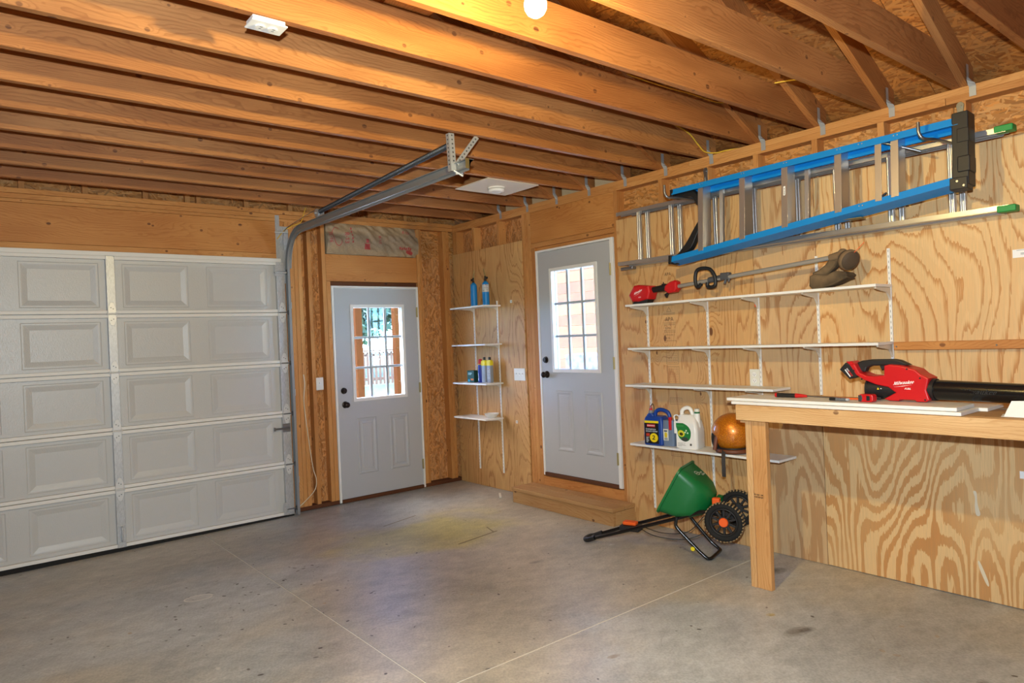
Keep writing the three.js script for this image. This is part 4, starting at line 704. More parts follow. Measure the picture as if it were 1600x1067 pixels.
  strip(1.3, 1.62, tW, 'warning_label'); strip(0.44, 0.78, tN, 'maker_label');
  obj('hinge_plate', [cb(1.05, 1.28, ly(1.1) - 0.006, ly(1.1) - 0.002, -0.03, 0.03, 0.001)].map((q) => q), M.brass, L);
  const tS = tex(64, 192, () => [236, 236, 232], (x) => { x.save(); x.translate(44, 176); x.rotate(-PI / 2); x.fillStyle = '#222'; for (let k = 0; k < 7; k++) x.fillRect(k * 22, -22, rr(8, 18), 18); x.restore(); });
  obj('step_sticker', new THREE.PlaneGeometry(0.014, 0.055).translate(0.855, 0.34, 0.0952), std({ map: tS, roughness: 0.5 }), L);
  obj('rivet', [0.27, 0.585, 0.875, 1.2, 1.32, 1.505].flatMap((x) => [-0.006, 0.012].flatMap((d) => [cyl(0.004, 0.0035, 0.003, 8).rotateX(PI / 2).translate(x + d - 0.014, uy(x) - 0.012, 0.0995), cyl(0.004, 0.0035, 0.003, 8).rotateX(PI / 2).translate(x + d - 0.014, ly(x) + 0.02, 0.0995)])), M.alu, L).userData.kind = 'stuff';
}
for (const [z, l] of [[3.245, 'steel ladder hook at the feet of the blue stepladder'], [4.862, 'steel ladder hook beside the black top cap']]) {
  const h = wthing('ladder_hook', l, 'hook', 0, 2.44, z);
  obj('mount_plate', [ext(smooth([[-0.016, 0.1], [0.016, 0.1], [0.014, 0.18], [0.018, 0.225], [0, 0.24], [-0.018, 0.225], [-0.014, 0.18]], 4), 0.005, 0.001).translate(0, 0, 0.004), rod([0, 0.215, 0.004], [0, 0.215, 0.012], 0.008, 10)], M.steel, h);
  obj('hook_arm', tube([[0, 0.17, 0.012], [0, 0.06, 0.014], [0, 0.012, 0.03], [0, 0.0, 0.1], [-0.02, -0.002, 0.3], [-0.05, 0.0, 0.375], [-0.066, 0.03, 0.392], [-0.068, 0.085, 0.392]], 0.0085, 70, 10), M.steel, h);
}
// ---------------------------------------------------------------- string trimmer
const decal = (w, h, c, draw, rough = 0.5) => new THREE.Mesh(new THREE.PlaneGeometry(w, h), std({ map: tex(c[0], c[1], null, draw), transparent: true, alphaTest: 0.4, roughness: rough }));
function logo(parent, name, w, h, pos, rot, draw) { const m = decal(w, h, [512, Math.round(512 * h / w)], draw); m.name = name; m.position.set(...pos); m.rotation.set(...rot); m.castShadow = false; m.receiveShadow = true; parent.add(m); return m; }
function script(x, w, h, txt) {
  x.clearRect(0, 0, w, h); x.fillStyle = '#fff'; x.save(); x.translate(w * 0.04, h * 0.62); x.transform(1, -0.1, -0.3, 1, 20, 8); x.font = `italic bold ${h * 0.5}px serif`; x.fillText(txt, 0, 0, w * 0.88); x.restore();
  x.beginPath(); x.moveTo(w * 0.05, h * 0.92); x.lineTo(w * 0.92, h * 0.58); x.lineTo(w * 0.5, h * 0.79); x.lineTo(w * 0.34, h * 0.83); x.closePath(); x.fill();
}
{
  const t = wthing('string_trimmer', 'red and black cordless string trimmer lying along the top long shelf', 'string trimmer', -0.15, S1 + 0.001, 2.64);
  const a = Math.atan2(0.077, 1.13);
  obj('motor_housing', ext([[0.0, 0.07], [0.035, 0.02], [0.1, 0.015], [0.19, 0.03], [0.212, 0.085], [0.2, 0.13], [0.095, 0.145], [0.055, 0.142]], 0.11, 0.02, 3), M.red, t);
  obj('battery', ext([[0.025, 0.0], [0.165, 0.0], [0.185, 0.038], [0.15, 0.06], [0.1, 0.026], [0.05, 0.024]], 0.085, 0.005, 1), M.black, t);
  obj('grip', [rod([0.2, 0.098, 0], [0.34, 0.108, 0], 0.022, 16, 0.026)], M.black, t);
  const sw = obj('switch_housing', ext([[0.325, 0.085], [0.36, 0.06], [0.42, 0.065], [0.44, 0.085], [0.44, 0.14], [0.42, 0.152], [0.38, 0.145], [0.335, 0.12]], 0.06, 0.012, 2), M.red, t);
  obj('trigger', ext([[0.31, 0.055], [0.355, 0.075], [0.33, 0.03]], 0.02, 0.003), M.black, sw); obj('safety_lever', [cb(0.29, 0.32, 0.128, 0.136, -0.008, 0.008, 0.002), rod([0.305, 0.125, 0], [0.302, 0.148, 0], 0.004)], M.black, sw);
  obj('shaft', rod([0.43, 0.105, 0], [1.59, 0.18, 0.02], 0.0142, 16), std({ color: 0xb4b0a8, roughness: 0.4, metalness: 0.5 }), t);
  const hp = [[0.65, 0.105], [0.625, 0.085], [0.605, 0.1], [0.6, 0.15], [0.615, 0.198], [0.66, 0.212], [0.72, 0.2], [0.755, 0.16], [0.765, 0.12], [0.76, 0.085], [0.73, 0.075], [0.7, 0.085], [0.7, 0.11]];
  obj('loop_handle', tube(hp.map(([p, q]) => [p, q, 0.02]), 0.013, 90, 10), M.black, t);
  obj('shaft_coupler', [rod([0.7, 0.125, 0], [0.86, 0.138, 0.0], 0.021, 14), cb(0.8, 0.87, 0.115, 0.165, -0.018, 0.022, 0.006), rod([0.83, 0.09, 0.012], [0.845, 0.125, 0.01], 0.009, 10), rod([0.862, 0.1, 0.012], [0.867, 0.125, 0.01], 0.008, 10)], std({ color: 0x4a4c50, roughness: 0.5 }), t);
  // head, line and mud-caked guard
  obj('gear_head', [rod([1.565, 0.178, 0.02], [1.64, 0.188, 0.028], 0.021, 14, 0.026), new THREE.SphereGeometry(0.028, 18, 12).translate(1.645, 0.196, 0.028), rod([1.64, 0.185, 0.028], [1.675, 0.165, 0.045], 0.03, 16, 0.036)], M.mud, t);
  const aim = (g) => { g.applyQuaternion(new THREE.Quaternion().setFromUnitVectors(V(0, 1, 0), V(0.78, -0.42, 0.46).normalize())); return g.translate(1.662, 0.168, 0.04); };
  obj('spool_head', aim(lathe([[0, 0.0], [0.044, 0], [0.05, 0.008], [0.055, 0.03], [0.057, 0.05], [0.05, 0.062], [0.03, 0.07], [0, 0.07]], 26)), std({ color: 0x4e3f30, roughness: 0.75 }), t); obj('spool_rim', aim(lathe([[0.056, 0.03], [0.061, 0.033], [0.061, 0.052], [0.055, 0.055]], 26)), M.mud, t);
  obj('cutting_line', tube([[1.72, 0.18, 0.07], [1.75, 0.205, 0.07], [1.785, 0.24, 0.065]], 0.0018, 14, 6), M.orange, t);
  const gg = merge([ext([[1.565, 0.182], [1.618, 0.158], [1.6, 0.125], [1.535, 0.066], [1.475, 0.03], [1.45, 0.05], [1.453, 0.098], [1.495, 0.112], [1.535, 0.138]].reverse(), 0.06, 0.01, 2), ext([[1.444, 0.02], [1.449, 0.078], [1.48, 0.092], [1.52, 0.084], [1.56, 0.078], [1.6, 0.094], [1.64, 0.09], [1.665, 0.083], [1.684, 0.066], [1.672, 0.058], [1.678, 0.046], [1.65, 0.04], [1.6, 0.02], [1.53, 0.003], [1.465, 0.001]].reverse(), 0.11, 0.008, 2)]), GP = gg.attributes.position;
  for (let i = 0; i < GP.count; i++) { const x = GP.getX(i), y = GP.getY(i), z = GP.getZ(i), n = 0.005 * vn(x * 70, y * 70 + z * 50, 128, 128, 5); GP.setXYZ(i, x + n, Math.max(0, y + n), z + n); }
  gg.computeVertexNormals();
  obj('debris_guard', gg, std({ map: tex(256, 256, (u, v) => { const q = 0.8 + 0.4 * fb(u, v, 12, 12, 4, 6); return [112 * q, 92 * q, 66 * q]; }), roughness: 0.95 }), t);
  logo(t, 'logo_print', 0.095, 0.04, [0.1, 0.085, 0.0555], [0, 0, 0.22], (x, w, h) => script(x, w, h, 'Milwaukee'));
  logo(t, 'model_print', 0.05, 0.012, [0.125, 0.05, 0.0555], [0, 0, 0.1], (x, w, h) => { x.fillStyle = '#fff'; x.font = `italic bold ${h * 0.9}px sans-serif`; x.fillText('FUEL', 40, h * 0.85, w * 0.8); });
}
// ---------------------------------------------------------------- jugs and helmet on the lowest shelf
{
  const j = wthing('weed_killer_jug', 'blue jug with black and yellow label and red sprayer cap', 'jug', -0.165, S4 + 0.001, 2.875, 0.16);
  const blue = std({ color: 0x123f94, roughness: 0.38 });
  obj('jug_body', loft([[0, 0.15, 0.1], [0.008, 0.162, 0.112], [0.17, 0.162, 0.112], [0.2, 0.15, 0.104], [0.215, 0.13, 0.09]].map(([y, w, d]) => rrect(w, d, 0.018).map(([p, q]) => [p - 0.035, y, -q]))), blue, j);
  obj('jug_shoulder', loft([[0.205, 0.0, 0.2], [0.22, 0.03, 0.13], [0.235, 0.06, 0.06]].map(([y]) => rrect(y > 0.23 ? 0.03 : 0.06, 0.05, 0.012).map(([p, q]) => [p - 0.075, y, -q]))), blue, j);
  obj('jug_handle', tube([[-0.045, 0.205, 0], [-0.035, 0.245, 0], [0.0, 0.262, 0], [0.05, 0.252, 0], [0.075, 0.225, 0], [0.082, 0.16, 0]], 0.0145, 50, 12), blue, j);
  obj('sprayer_cap', [cyl(0.02, 0.016, 0.02, 18).translate(-0.078, 0.245, 0), lathe([[0.012, 0.255], [0.011, 0.272], [0.004, 0.29], [0, 0.29]], 14).translate(-0.078, 0, 0)], std({ color: 0x777b80, roughness: 0.5 }), j);
  obj('cap_tip', lathe([[0.0125, 0.253], [0.0115, 0.268], [0.004, 0.288], [0, 0.288]], 16).translate(-0.0778, 0.002, 0), M.red, j);
  obj('sprayer_tube', tube([[-0.074, 0.29, 0], [-0.06, 0.305, 0.005], [-0.045, 0.285, 0.01], [-0.04, 0.25, 0.02]], 0.003, 24, 6), M.black, j);
  obj('measuring_cup', loft([[0, 0.09, 0.09], [0.1, 0.1, 0.1], [0.19, 0.085, 0.095]].map(([y, w, d]) => rrect(w, d, 0.015).map(([p, q]) => [p + 0.085, y, -q]))), phys({ color: 0x6f7f98, roughness: 0.3 }), j);
  obj('trigger_sprayer', [cb(0.095, 0.118, 0.12, 0.215, 0.03, 0.055, 0.006)], M.red, j);
  const t = tex(256, 420, () => [16, 16, 22], (x) => { x.fillStyle = '#e8d21e'; x.fillRect(0, 0, 256, 42); x.fillStyle = '#b8242c'; x.fillRect(44, 62, 150, 54); x.fillStyle = '#fff'; x.font = 'bold 30px sans-serif'; x.fillText('BIOADVANCED', 50, 100, 138); x.fillStyle = '#cfd6e4'; x.font = 'bold 40px sans-serif'; x.fillText('Complete', 20, 168, 216); x.fillText('Insect Killer', 20, 206, 216); x.fillStyle = '#ecd21a'; x.beginPath(); x.ellipse(165, 310, 74, 84, 0, 0, 7); x.fill(); x.fillStyle = '#16161c'; x.font = 'bold 110px sans-serif'; x.fillText('2', 130, 346); x.fillStyle = '#b53a28'; x.fillRect(24, 232, 66, 54); x.fillStyle = '#cfd6e4'; for (let k = 0; k < 9; k++) x.fillRect(22, 300 + k * 12, rr(30, 62), 5); });
  obj('front_label', new THREE.PlaneGeometry(0.118, 0.17).translate(-0.045, 0.098, 0.0568), std({ map: t, roughness: 0.4 }), j);
  const t2 = tex(128, 192, () => [208, 212, 204], (x) => { x.fillStyle = '#d8c020'; x.beginPath(); x.ellipse(64, 100, 34, 46, 0, 0, 7); x.fill(); x.fillStyle = '#1b2d5c'; x.fillRect(20, 24, 80, 20); for (let k = 0; k < 6; k++) x.fillRect(24, 150 + k * 6, 80, 3); });
  obj('cup_label', new THREE.PlaneGeometry(0.042, 0.085).translate(0.07, 0.085, 0.0515), std({ map: t2, roughness: 0.4 }), j);
}
{
  const j = wthing('herbicide_jug', 'white plastic jug with a green printed label, between blue jug and helmet', 'jug', -0.155, S4 + 0.001, 3.135, 0.22);
  const P = [[0, 0.15, 0.14, 0], [0.01, 0.16, 0.148, 0], [0.13, 0.16, 0.148, 0], [0.19, 0.145, 0.13, -0.004], [0.225, 0.12, 0.09, -0.014], [0.24, 0.1, 0.07, -0.02]];
  obj('jug_body', loft(P.map(([y, w, d, o]) => rrect(w, d, 0.022).map(([p, q]) => [p + o, y, -q]))), M.whiteGloss, j);
  obj('jug_handle', tube([[-0.06, 0.225, 0.0], [-0.058, 0.265, 0], [-0.03, 0.286, 0], [0.0, 0.283, 0], [0.016, 0.255, 0], [0.02, 0.225, 0]], 0.0145, 50, 12), M.whiteGloss, j);
  obj('jug_neck', [cyl(0.026, 0.019, 0.1, 20).translate(0.055, 0.2, 0.0)], M.whiteGloss, j); obj('green_cap_band', cyl(0.0205, 0.0205, 0.012, 20).translate(0.055, 0.256, 0), M.green, j); obj('cap', cyl(0.0195, 0.018, 0.02, 20).translate(0.055, 0.272, 0), M.offwhite, j);
  const t = tex(320, 400, () => [238, 238, 236], (x) => { x.fillStyle = '#1f7a3c'; x.beginPath(); x.moveTo(0, 0); x.lineTo(120, 0); x.quadraticCurveTo(250, 40, 262, 150); x.quadraticCurveTo(262, 300, 150, 300); x.quadraticCurveTo(20, 270, 20, 120); x.lineTo(0, 60); x.fill(); x.fillStyle = '#3a8f4c'; x.fillRect(8, 36, 130, 22); x.fillStyle = '#d6d23a'; x.beginPath(); x.ellipse(90, 170, 62, 52, 0.4, 0, 7); x.fill(); x.fillStyle = '#3f3a16'; x.beginPath(); x.ellipse(90, 180, 34, 26, 0.2, 0, 7); x.fill(); x.fillStyle = '#cfe8d0'; for (const [a, b] of [[180, 120], [205, 160], [160, 150]]) { x.beginPath(); x.arc(a, b, 14, 0, 7); x.fill(); } x.fillStyle = '#3c4440'; x.beginPath(); x.ellipse(150, 262, 60, 34, 0, 0, 7); x.fill(); x.fillStyle = '#9a9a96'; for (let k = 0; k < 5; k++) x.fillRect(20, 322 + k * 13, rr(70, 150), 5); x.fillStyle = '#555'; x.fillRect(238, 330, 34, 34); });
  obj('front_label', new THREE.PlaneGeometry(0.135, 0.175).translate(-0.008, 0.098, 0.0745), std({ map: t, roughness: 0.35 }), j);
  obj('sprayer_wand', [cb(-0.115, -0.088, 0.1, 0.19, 0.0, 0.03, 0.006), tube([[-0.11, 0.19, 0.015], [-0.115, 0.225, 0.015], [-0.09, 0.235, 0.02], [-0.072, 0.22, 0.02]], 0.005, 24, 8)], M.whiteGloss, j);
}
{
  const b = wthing('green_bottle', 'dark green bottle tucked between the blue and white jugs', 'bottle', -0.065, S4 + 0.001, 3.0);
  obj('bottle_body', lathe([[0, 0], [0.034, 0], [0.036, 0.01], [0.036, 0.15], [0.03, 0.18], [0.014, 0.205], [0.013, 0.235], [0, 0.236]], 24), M.green, b); obj('cap', cyl(0.015, 0.014, 0.02, 16).translate(0, 0.243, 0), M.black, b);
}
{
  const h = wthing('motorcycle_helmet', 'orange metal-flake open-face helmet with brown leather trim', 'helmet', -0.15, S4 + 0.001, 3.475, 0.45);
  const tF = tex(512, 512, (u, v) => { const q = vn(u * 420, v * 420, 420, 420, 5), s = q > 0.45 ? 1.5 : 0.85 + 0.2 * q; return [Math.min(255, 226 * s), 118 * s, 22 * s]; });
  const shell = new THREE.SphereGeometry(0.132, 56, 36), P = shell.attributes.position;
  // rounded dome, cut low behind and high at the brow (the face opening looks to local -x)
  for (let i = 0; i < P.count; i++) { let x = P.getX(i), y = P.getY(i), z = P.getZ(i); x *= 1.04; z *= 0.9; const lim = -0.108; if (y < lim) { const k = (y - lim); y = lim + k * 0.1; x *= 0.98; z *= 0.98; } P.setXYZ(i, x, y + 0.138, z); }
  shell.computeVertexNormals();
  obj('shell', shell, phys({ map: tF, metalness: 0.35, roughness: 0.36, clearcoat: 1, clearcoatRoughness: 0.06 }), h);
  const leather = std({ color: 0x6b3a22, roughness: 0.55 }), ringPts = (s, y, n = 40) => { const o = []; for (let k = 0; k < n; k++) { const t = (k / n) * 2 * PI; o.push(V(Math.cos(t) * 0.098 * s, y, Math.sin(t) * 0.088 * s)); } return o; };
  obj('leather_rim', new THREE.TubeGeometry(new THREE.CatmullRomCurve3(ringPts(1.04, 0.018), true), 90, 0.0155, 10, true), leather, h);
  obj('black_piping', new THREE.TubeGeometry(new THREE.CatmullRomCurve3(ringPts(1.07, 0.037), true), 90, 0.006, 8, true), M.black, h);
  const edge = []; for (let k = 0; k <= 30; k++) { const t = -PI / 2 + (k / 30) * PI, c = Math.cos(t), s = Math.sin(t); edge.push(V(-0.106 + 0.028 * c, 0.03 + 0.2 * c * 0.95, 0.094 * s * (1 - 0.25 * c))); }
  obj('brow_trim', new THREE.TubeGeometry(new THREE.CatmullRomCurve3(edge), 60, 0.0135, 8, false), leather, h);
  obj('face_opening', new THREE.SphereGeometry(0.118, 28, 20).scale(0.35, 0.72, 0.68).translate(-0.098, 0.1, 0), std({ color: 0x1a1410, roughness: 0.9 }), h);
  obj('snap', [cyl(0.007, 0.006, 0.006, 12).rotateX(PI / 2).rotateY(-0.7).translate(-0.092, 0.15, 0.077)], M.alu, h);
  obj('chin_strap', [loft([[0, 0.03], [0.02, 0.012], [0.036, -0.03], [0.036, -0.12], [0.034, -0.145]].map(([z, y], i) => [[-0.06, y, 0.085 + z], [-0.035, y, 0.085 + z], [-0.035, y + 0.001, 0.088 + z], [-0.06, y + 0.001, 0.088 + z]]), true, true), cyl(0.006, 0.005, 0.006, 10).rotateX(PI / 2).translate(-0.047, -0.13, 0.125)], std({ color: 0x2b2320, roughness: 0.7 }), h);
}
// ---------------------------------------------------------------- broadcast spreader tipped back on its handle
{
  const s = thing('broadcast_spreader', 'green broadcast spreader tipped back onto its black handle', 'spreader', [-0.42, 0, 3.2], 20 * PI / 180);
  // hopper: rim in the (z, y) plane from O along u, depth along n
  const O = [-0.1, 0.3], u = [0.495, 0.869], n = [0.869, -0.495];
  const pt = (a, d, x) => [x, O[1] + u[1] * a + n[1] * d, O[0] + u[0] * a + n[0] * d];
  const ring = (a0, a1, w, d, r) => rrect(w, a1 - a0, r, 5).map(([p, q]) => pt((a0 + a1) / 2 + q, d, p));
  const outer = [ring(-0.004, 0.357, 0.356, 0.0, 0.05), ring(-0.004, 0.357, 0.356, 0.014, 0.05), ring(0.006, 0.347, 0.336, 0.016, 0.05), ring(0.03, 0.335, 0.312, 0.12, 0.06), ring(0.07, 0.32, 0.26, 0.2, 0.07), ring(0.12, 0.29, 0.16, 0.255, 0.06), ring(0.16, 0.26, 0.08, 0.268, 0.035)];
  const inner = [ring(0.16, 0.26, 0.07, 0.26, 0.03), ring(0.075, 0.315, 0.25, 0.195, 0.065), ring(0.035, 0.33, 0.3, 0.12, 0.055), ring(0.008, 0.345, 0.33, 0.0, 0.045)];
  obj('hopper', loft([inner[3], ...outer.slice(0), inner[0], inner[1], inner[2], inner[3]].slice(1, 8), false, true, 0.9), M.green, s);
  obj('hopper_lining', loft(inner.slice().reverse().map((r) => r.slice().reverse()), false, true, 0.9), M.green, s);
  const sc = decal(0.13, 0.075, [256, 148], (x) => { x.strokeStyle = x.fillStyle = 'rgba(228,232,226,0.92)'; x.lineWidth = 7; x.beginPath(); x.ellipse(76, 58, 56, 34, 0, 0, 7); x.stroke(); x.font = 'bold 30px sans-serif'; x.fillText('Scotts', 34, 68, 86); x.font = 'bold 38px sans-serif'; x.fillText('Turf', 146, 92, 90); x.fillText('Builder', 130, 130, 116); });
  sc.name = 'maker_print'; { const A = V(...pt(0.338, 0.1, -0.06)), B = V(...pt(0.338, 0.1, 0.07)), Z = V(0, u[1], u[0]).normalize(), X = B.clone().sub(A).normalize(); const Y = Z.clone().cross(X); const m = new THREE.Matrix4().makeBasis(X, Y, Z); sc.quaternion.setFromRotationMatrix(m); sc.position.copy(A.add(B).multiplyScalar(0.5)).addScaledVector(Z, 0.0075); } s.add(sc);
  // impeller housing and gear box
  const disc = cyl(0.085, 0.085, 0.02, 30); disc.applyQuaternion(new THREE.Quaternion().setFromUnitVectors(V(0, 1, 0), V(0, n[1], n[0]).normalize())); disc.translate(...pt(0.2, 0.285, 0));
  obj('impeller_shroud', [disc, (() => { const g = lathe([[0.06, 0], [0.09, 0.0], [0.1, 0.03], [0.094, 0.03], [0.086, 0.006], [0.06, 0.006]], 30); g.applyQuaternion(new THREE.Quaternion().setFromUnitVectors(V(0, 1, 0), V(0, n[1], n[0]).normalize())); return g.translate(...pt(0.2, 0.275, 0)); })()], M.green, s);
  obj('edge_guard', [cb(-0.09, -0.05, 0.33, 0.41, 0.26, 0.31, 0.008).rotateX(0)], M.orange, s);
  obj('gear_box', cb(-0.035, 0.035, 0.26, 0.36, 0.3, 0.39, 0.012), M.black, s);
  // frame tubes: handle, stand
  const ht = (x) => [[x * 0.55, 0.022, -0.66], [x * 0.62, 0.045, -0.6], [x * 0.9, 0.12, -0.38], [x, 0.255, 0.02], [x, 0.318, 0.2], [x * 0.95, 0.3, 0.33]];
  obj('handle_tube', [tube(ht(-0.105), 0.0125, 60, 10, 0.2), tube(ht(0.105), 0.0125, 60, 10, 0.2)], M.blackGloss, s);
  obj('handle_grip', [tube([[-0.066, 0.048, -0.6], [-0.058, 0.024, -0.66], [-0.035, 0.02, -0.69], [0.035, 0.02, -0.69], [0.058, 0.024, -0.66], [0.066, 0.048, -0.6]], 0.018, 60, 12)], M.black, s);
  obj('control_lever', [cb(-0.03, 0.03, 0.15, 0.175, -0.4, -0.3, 0.008)], M.orange, s); obj('control_box', cb(-0.05, 0.05, 0.11, 0.15, -0.42, -0.27, 0.012), M.black, s);
  obj('stand', tube([[-0.115, 0.27, 0.03], [-0.118, 0.215, 0.02], [-0.12, 0.18, 0.045], [-0.12, 0.06, 0.17], [-0.118, 0.016, 0.225], [-0.09, 0.0125, 0.245], [0.095, 0.0125, 0.255], [0.125, 0.016, 0.235], [0.128, 0.06, 0.18], [0.124, 0.2, 0.06], [0.118, 0.3, 0.0]], 0.0115, 120, 10, 0.25), M.blackGloss, s);
  obj('stand_tag', [cyl(0.014, 0.014, 0.006, 16).rotateZ(PI / 2).translate(-0.133, 0.072, 0.135)], M.yellow, s);
  obj('control_cable', [tube([[0.0, 0.14, -0.3], [-0.04, 0.1, -0.15], [0.0, 0.09, 0.05], [0.05, 0.16, 0.2], [0.03, 0.27, 0.3]], 0.0035, 60, 6), tube([[0.04, 0.14, -0.3], [0.02, 0.11, -0.12], [0.04, 0.13, 0.05], [0.06, 0.24, 0.16]], 0.003, 50, 6)], M.black, s);
  obj('axle', rod([-0.2, 0.285, 0.36], [0.21, 0.285, 0.36], 0.008, 10), M.steelDark, s);
  for (const x of [-0.185, 0.2]) {
    const w = new THREE.Group(); w.name = 'wheel'; w.position.set(x, 0.285, 0.36); s.add(w);
    const tread = new THREE.TorusGeometry(0.104, 0.021, 14, 48).rotateY(PI / 2).scale(1.25, 1, 1);
    const lugs = []; for (let k = 0; k < 36; k++) lugs.push(cb(-0.024, 0.024, 0.12, 0.1265, -0.0045, 0.0045, 0.001).rotateX((k / 36) * 2 * PI));
    obj('tire', tread, M.rubber, w); obj('tire_lugs', lugs, std({ color: 0x9a8462, roughness: 0.95 }), w);
    const sp = [new THREE.TorusGeometry(0.084, 0.008, 10, 40).rotateY(PI / 2).scale(2, 1, 1)]; for (let k = 0; k < 10; k++) sp.push(cb(-0.009, 0.009, 0.02, 0.084, -0.0075, 0.0075, 0.003).rotateX((k / 10) * 2 * PI)); sp.push(cyl(0.036, 0.036, 0.03, 24).rotateZ(PI / 2));
    obj('wheel_hub', sp, M.black, w); obj('hub_cap', cyl(0.03, 0.026, 0.008, 24).rotateZ(PI / 2).translate(x < 0 ? -0.02 : 0.02, 0, 0), M.orange, w);
  }
}
// ---------------------------------------------------------------- workbench
const BT = 1.069;
{
  const b = wthing('workbench', 'raw pine workbench with a doubled leg against the plywood wall', 'workbench', -0.0125, 0, 3.86);
  const pine = M.studs[0];
  lum(b, 'front_apron', 0.008, 2.3, 0.979, 1.068, 0.651, 0.688, 'x', pine, 0.003);
  lum(b, 'bench_top', 0.0, 2.3, BT - 0.019, BT, 0.002, 0.65, 'x', M.weathered, 0.002);
  lum(b, 'leg', 0.042, 0.08, 0, 1.048, 0.56, 0.649, 'y', pine, 0.003); lum(b, 'leg', 0.0815, 0.17, 0, 1.048, 0.608, 0.6455, 'y', M.studs[1], 0.003);
  lum(b, 'leg', 2.1, 2.138, 0, 1.048, 0.56, 0.649, 'y', pine, 0.003); lum(b, 'wall_ledger', 0.01, 2.3, 0.96, 1.049, 0.001, 0.039, 'x', pine, 0.002); lum(b, 'side_rail', 0.01, 0.041, 0.96, 1.048, 0.04, 0.648, 'z', pine, 0.002);
  logo(b, 'grade_stamp', 0.065, 0.03, [0.115, 0.54, 0.6496], [0, 0, 0], (x, w, h) => { x.fillStyle = 'rgba(90,62,36,0.75)'; for (let k = 0; k < 16; k++) x.fillRect(30 + (k % 8) * 56, k < 8 ? h * 0.12 : h * 0.58, rr(14, 44), h * rr(0.2, 0.34)); });
}
{ const l = wthing('ledger_strip', 'stained wooden batten screwed to the plywood right of the shelves', 'batten', -0.0125, 1.352, 5.1); lum(l, 'batten', -0.605, 0.9, 0, 0.046, 0.0, 0.04, 'x', M.header, 0.002); obj('screw', [[-0.59, 0.02], [-0.1, 0.02]].map(([x, y]) => cyl(0.005, 0.004, 0.002, 10).rotateX(PI / 2).translate(x, y, 0.041)), M.steel, l); }
// spare white boards stacked on the bench
for (const [z0, z1, x0, x1, y, l] of [[3.835, 5.035, -0.69, -0.46, BT, 'white board at the bottom front of the stack on the bench'], [3.9, 5.07, -0.455, -0.225, BT, 'white board lying flat behind the stacked boards'], [3.79, 5.01, -0.668, -0.44, BT + 0.018, 'white board on top of the stack, overhanging the bench end']]) {
  const w = wthing('white_board', l, 'board', x1, y + 0.001, (z0 + z1) / 2, 0, 'spare white shelf boards on the bench'); obj('board', cb(-(z1 - z0) / 2, (z1 - z0) / 2, 0, 0.0165, 0, x1 - x0, 0.0015), M.white, w);
}
const TB = BT + 0.0365;
{ const s = wthing('screwdriver', 'long screwdriver with red and black handle on the white boards', 'screwdriver', -0.545, TB + 0.001, 4.14, 0.06); obj('handle', [rod([-0.09, 0.013, 0], [0.03, 0.013, 0], 0.0125, 14, 0.012)], M.black, s); obj('red_collar', [rod([0.02, 0.013, 0], [0.085, 0.012, 0], 0.0135, 14, 0.007), rod([-0.1, 0.013, 0], [-0.088, 0.013, 0], 0.0125, 14)], M.red, s); obj('blade', rod([0.08, 0.012, 0], [0.29, 0.006, 0], 0.0034, 8), M.steel, s); }
{ const s = wthing('marker_pen', 'black marker with a printed barrel on the white boards', 'marker', -0.605, TB + 0.001, 4.435, -0.05); obj('barrel', rod([-0.05, 0.009, 0], [0.03, 0.009, 0], 0.0085, 14), M.black, s); obj('printed_sleeve', rod([-0.015, 0.009, 0], [0.04, 0.009, 0], 0.0088, 14), std({ map: tLab2, color: 0x8a8c92, roughness: 0.5 }), s); obj('cap', rod([0.04, 0.009, 0], [0.055, 0.009, 0], 0.0075, 12), std({ color: 0xb8bcc0, roughness: 0.4 }), s); }
{ const s = wthing('pry_tool', 'slim orange plastic tool lying behind the tape measure', 'tool', -0.5, TB + 0.001, 4.48, 0.05); obj('blade', cb(-0.12, 0.03, 0, 0.008, -0.008, 0.008, 0.002), M.orange, s); obj('handle', cb(0.02, 0.055, 0.0, 0.024, -0.012, 0.012, 0.004), M.orange, s); }
{ const s = wthing('tape_measure', 'red and black tape measure beside the leaf blower', 'tape measure', -0.585, TB + 0.001, 4.575, -0.04); obj('case', ext(rrect(0.075, 0.04, 0.012).map(([p, q]) => [p, q + 0.02]), 0.045, 0.005, 2), M.red, s); obj('grip', ext([[-0.0385, 0.002], [-0.02, 0.002], [-0.014, 0.02], [-0.02, 0.038], [-0.0385, 0.034]], 0.047, 0.004, 2), std({ color: 0x35363a, roughness: 0.6 }), s); obj('lock', cb(0.004, 0.022, 0.008, 0.033, 0.018, 0.0245, 0.002), M.black, s); }
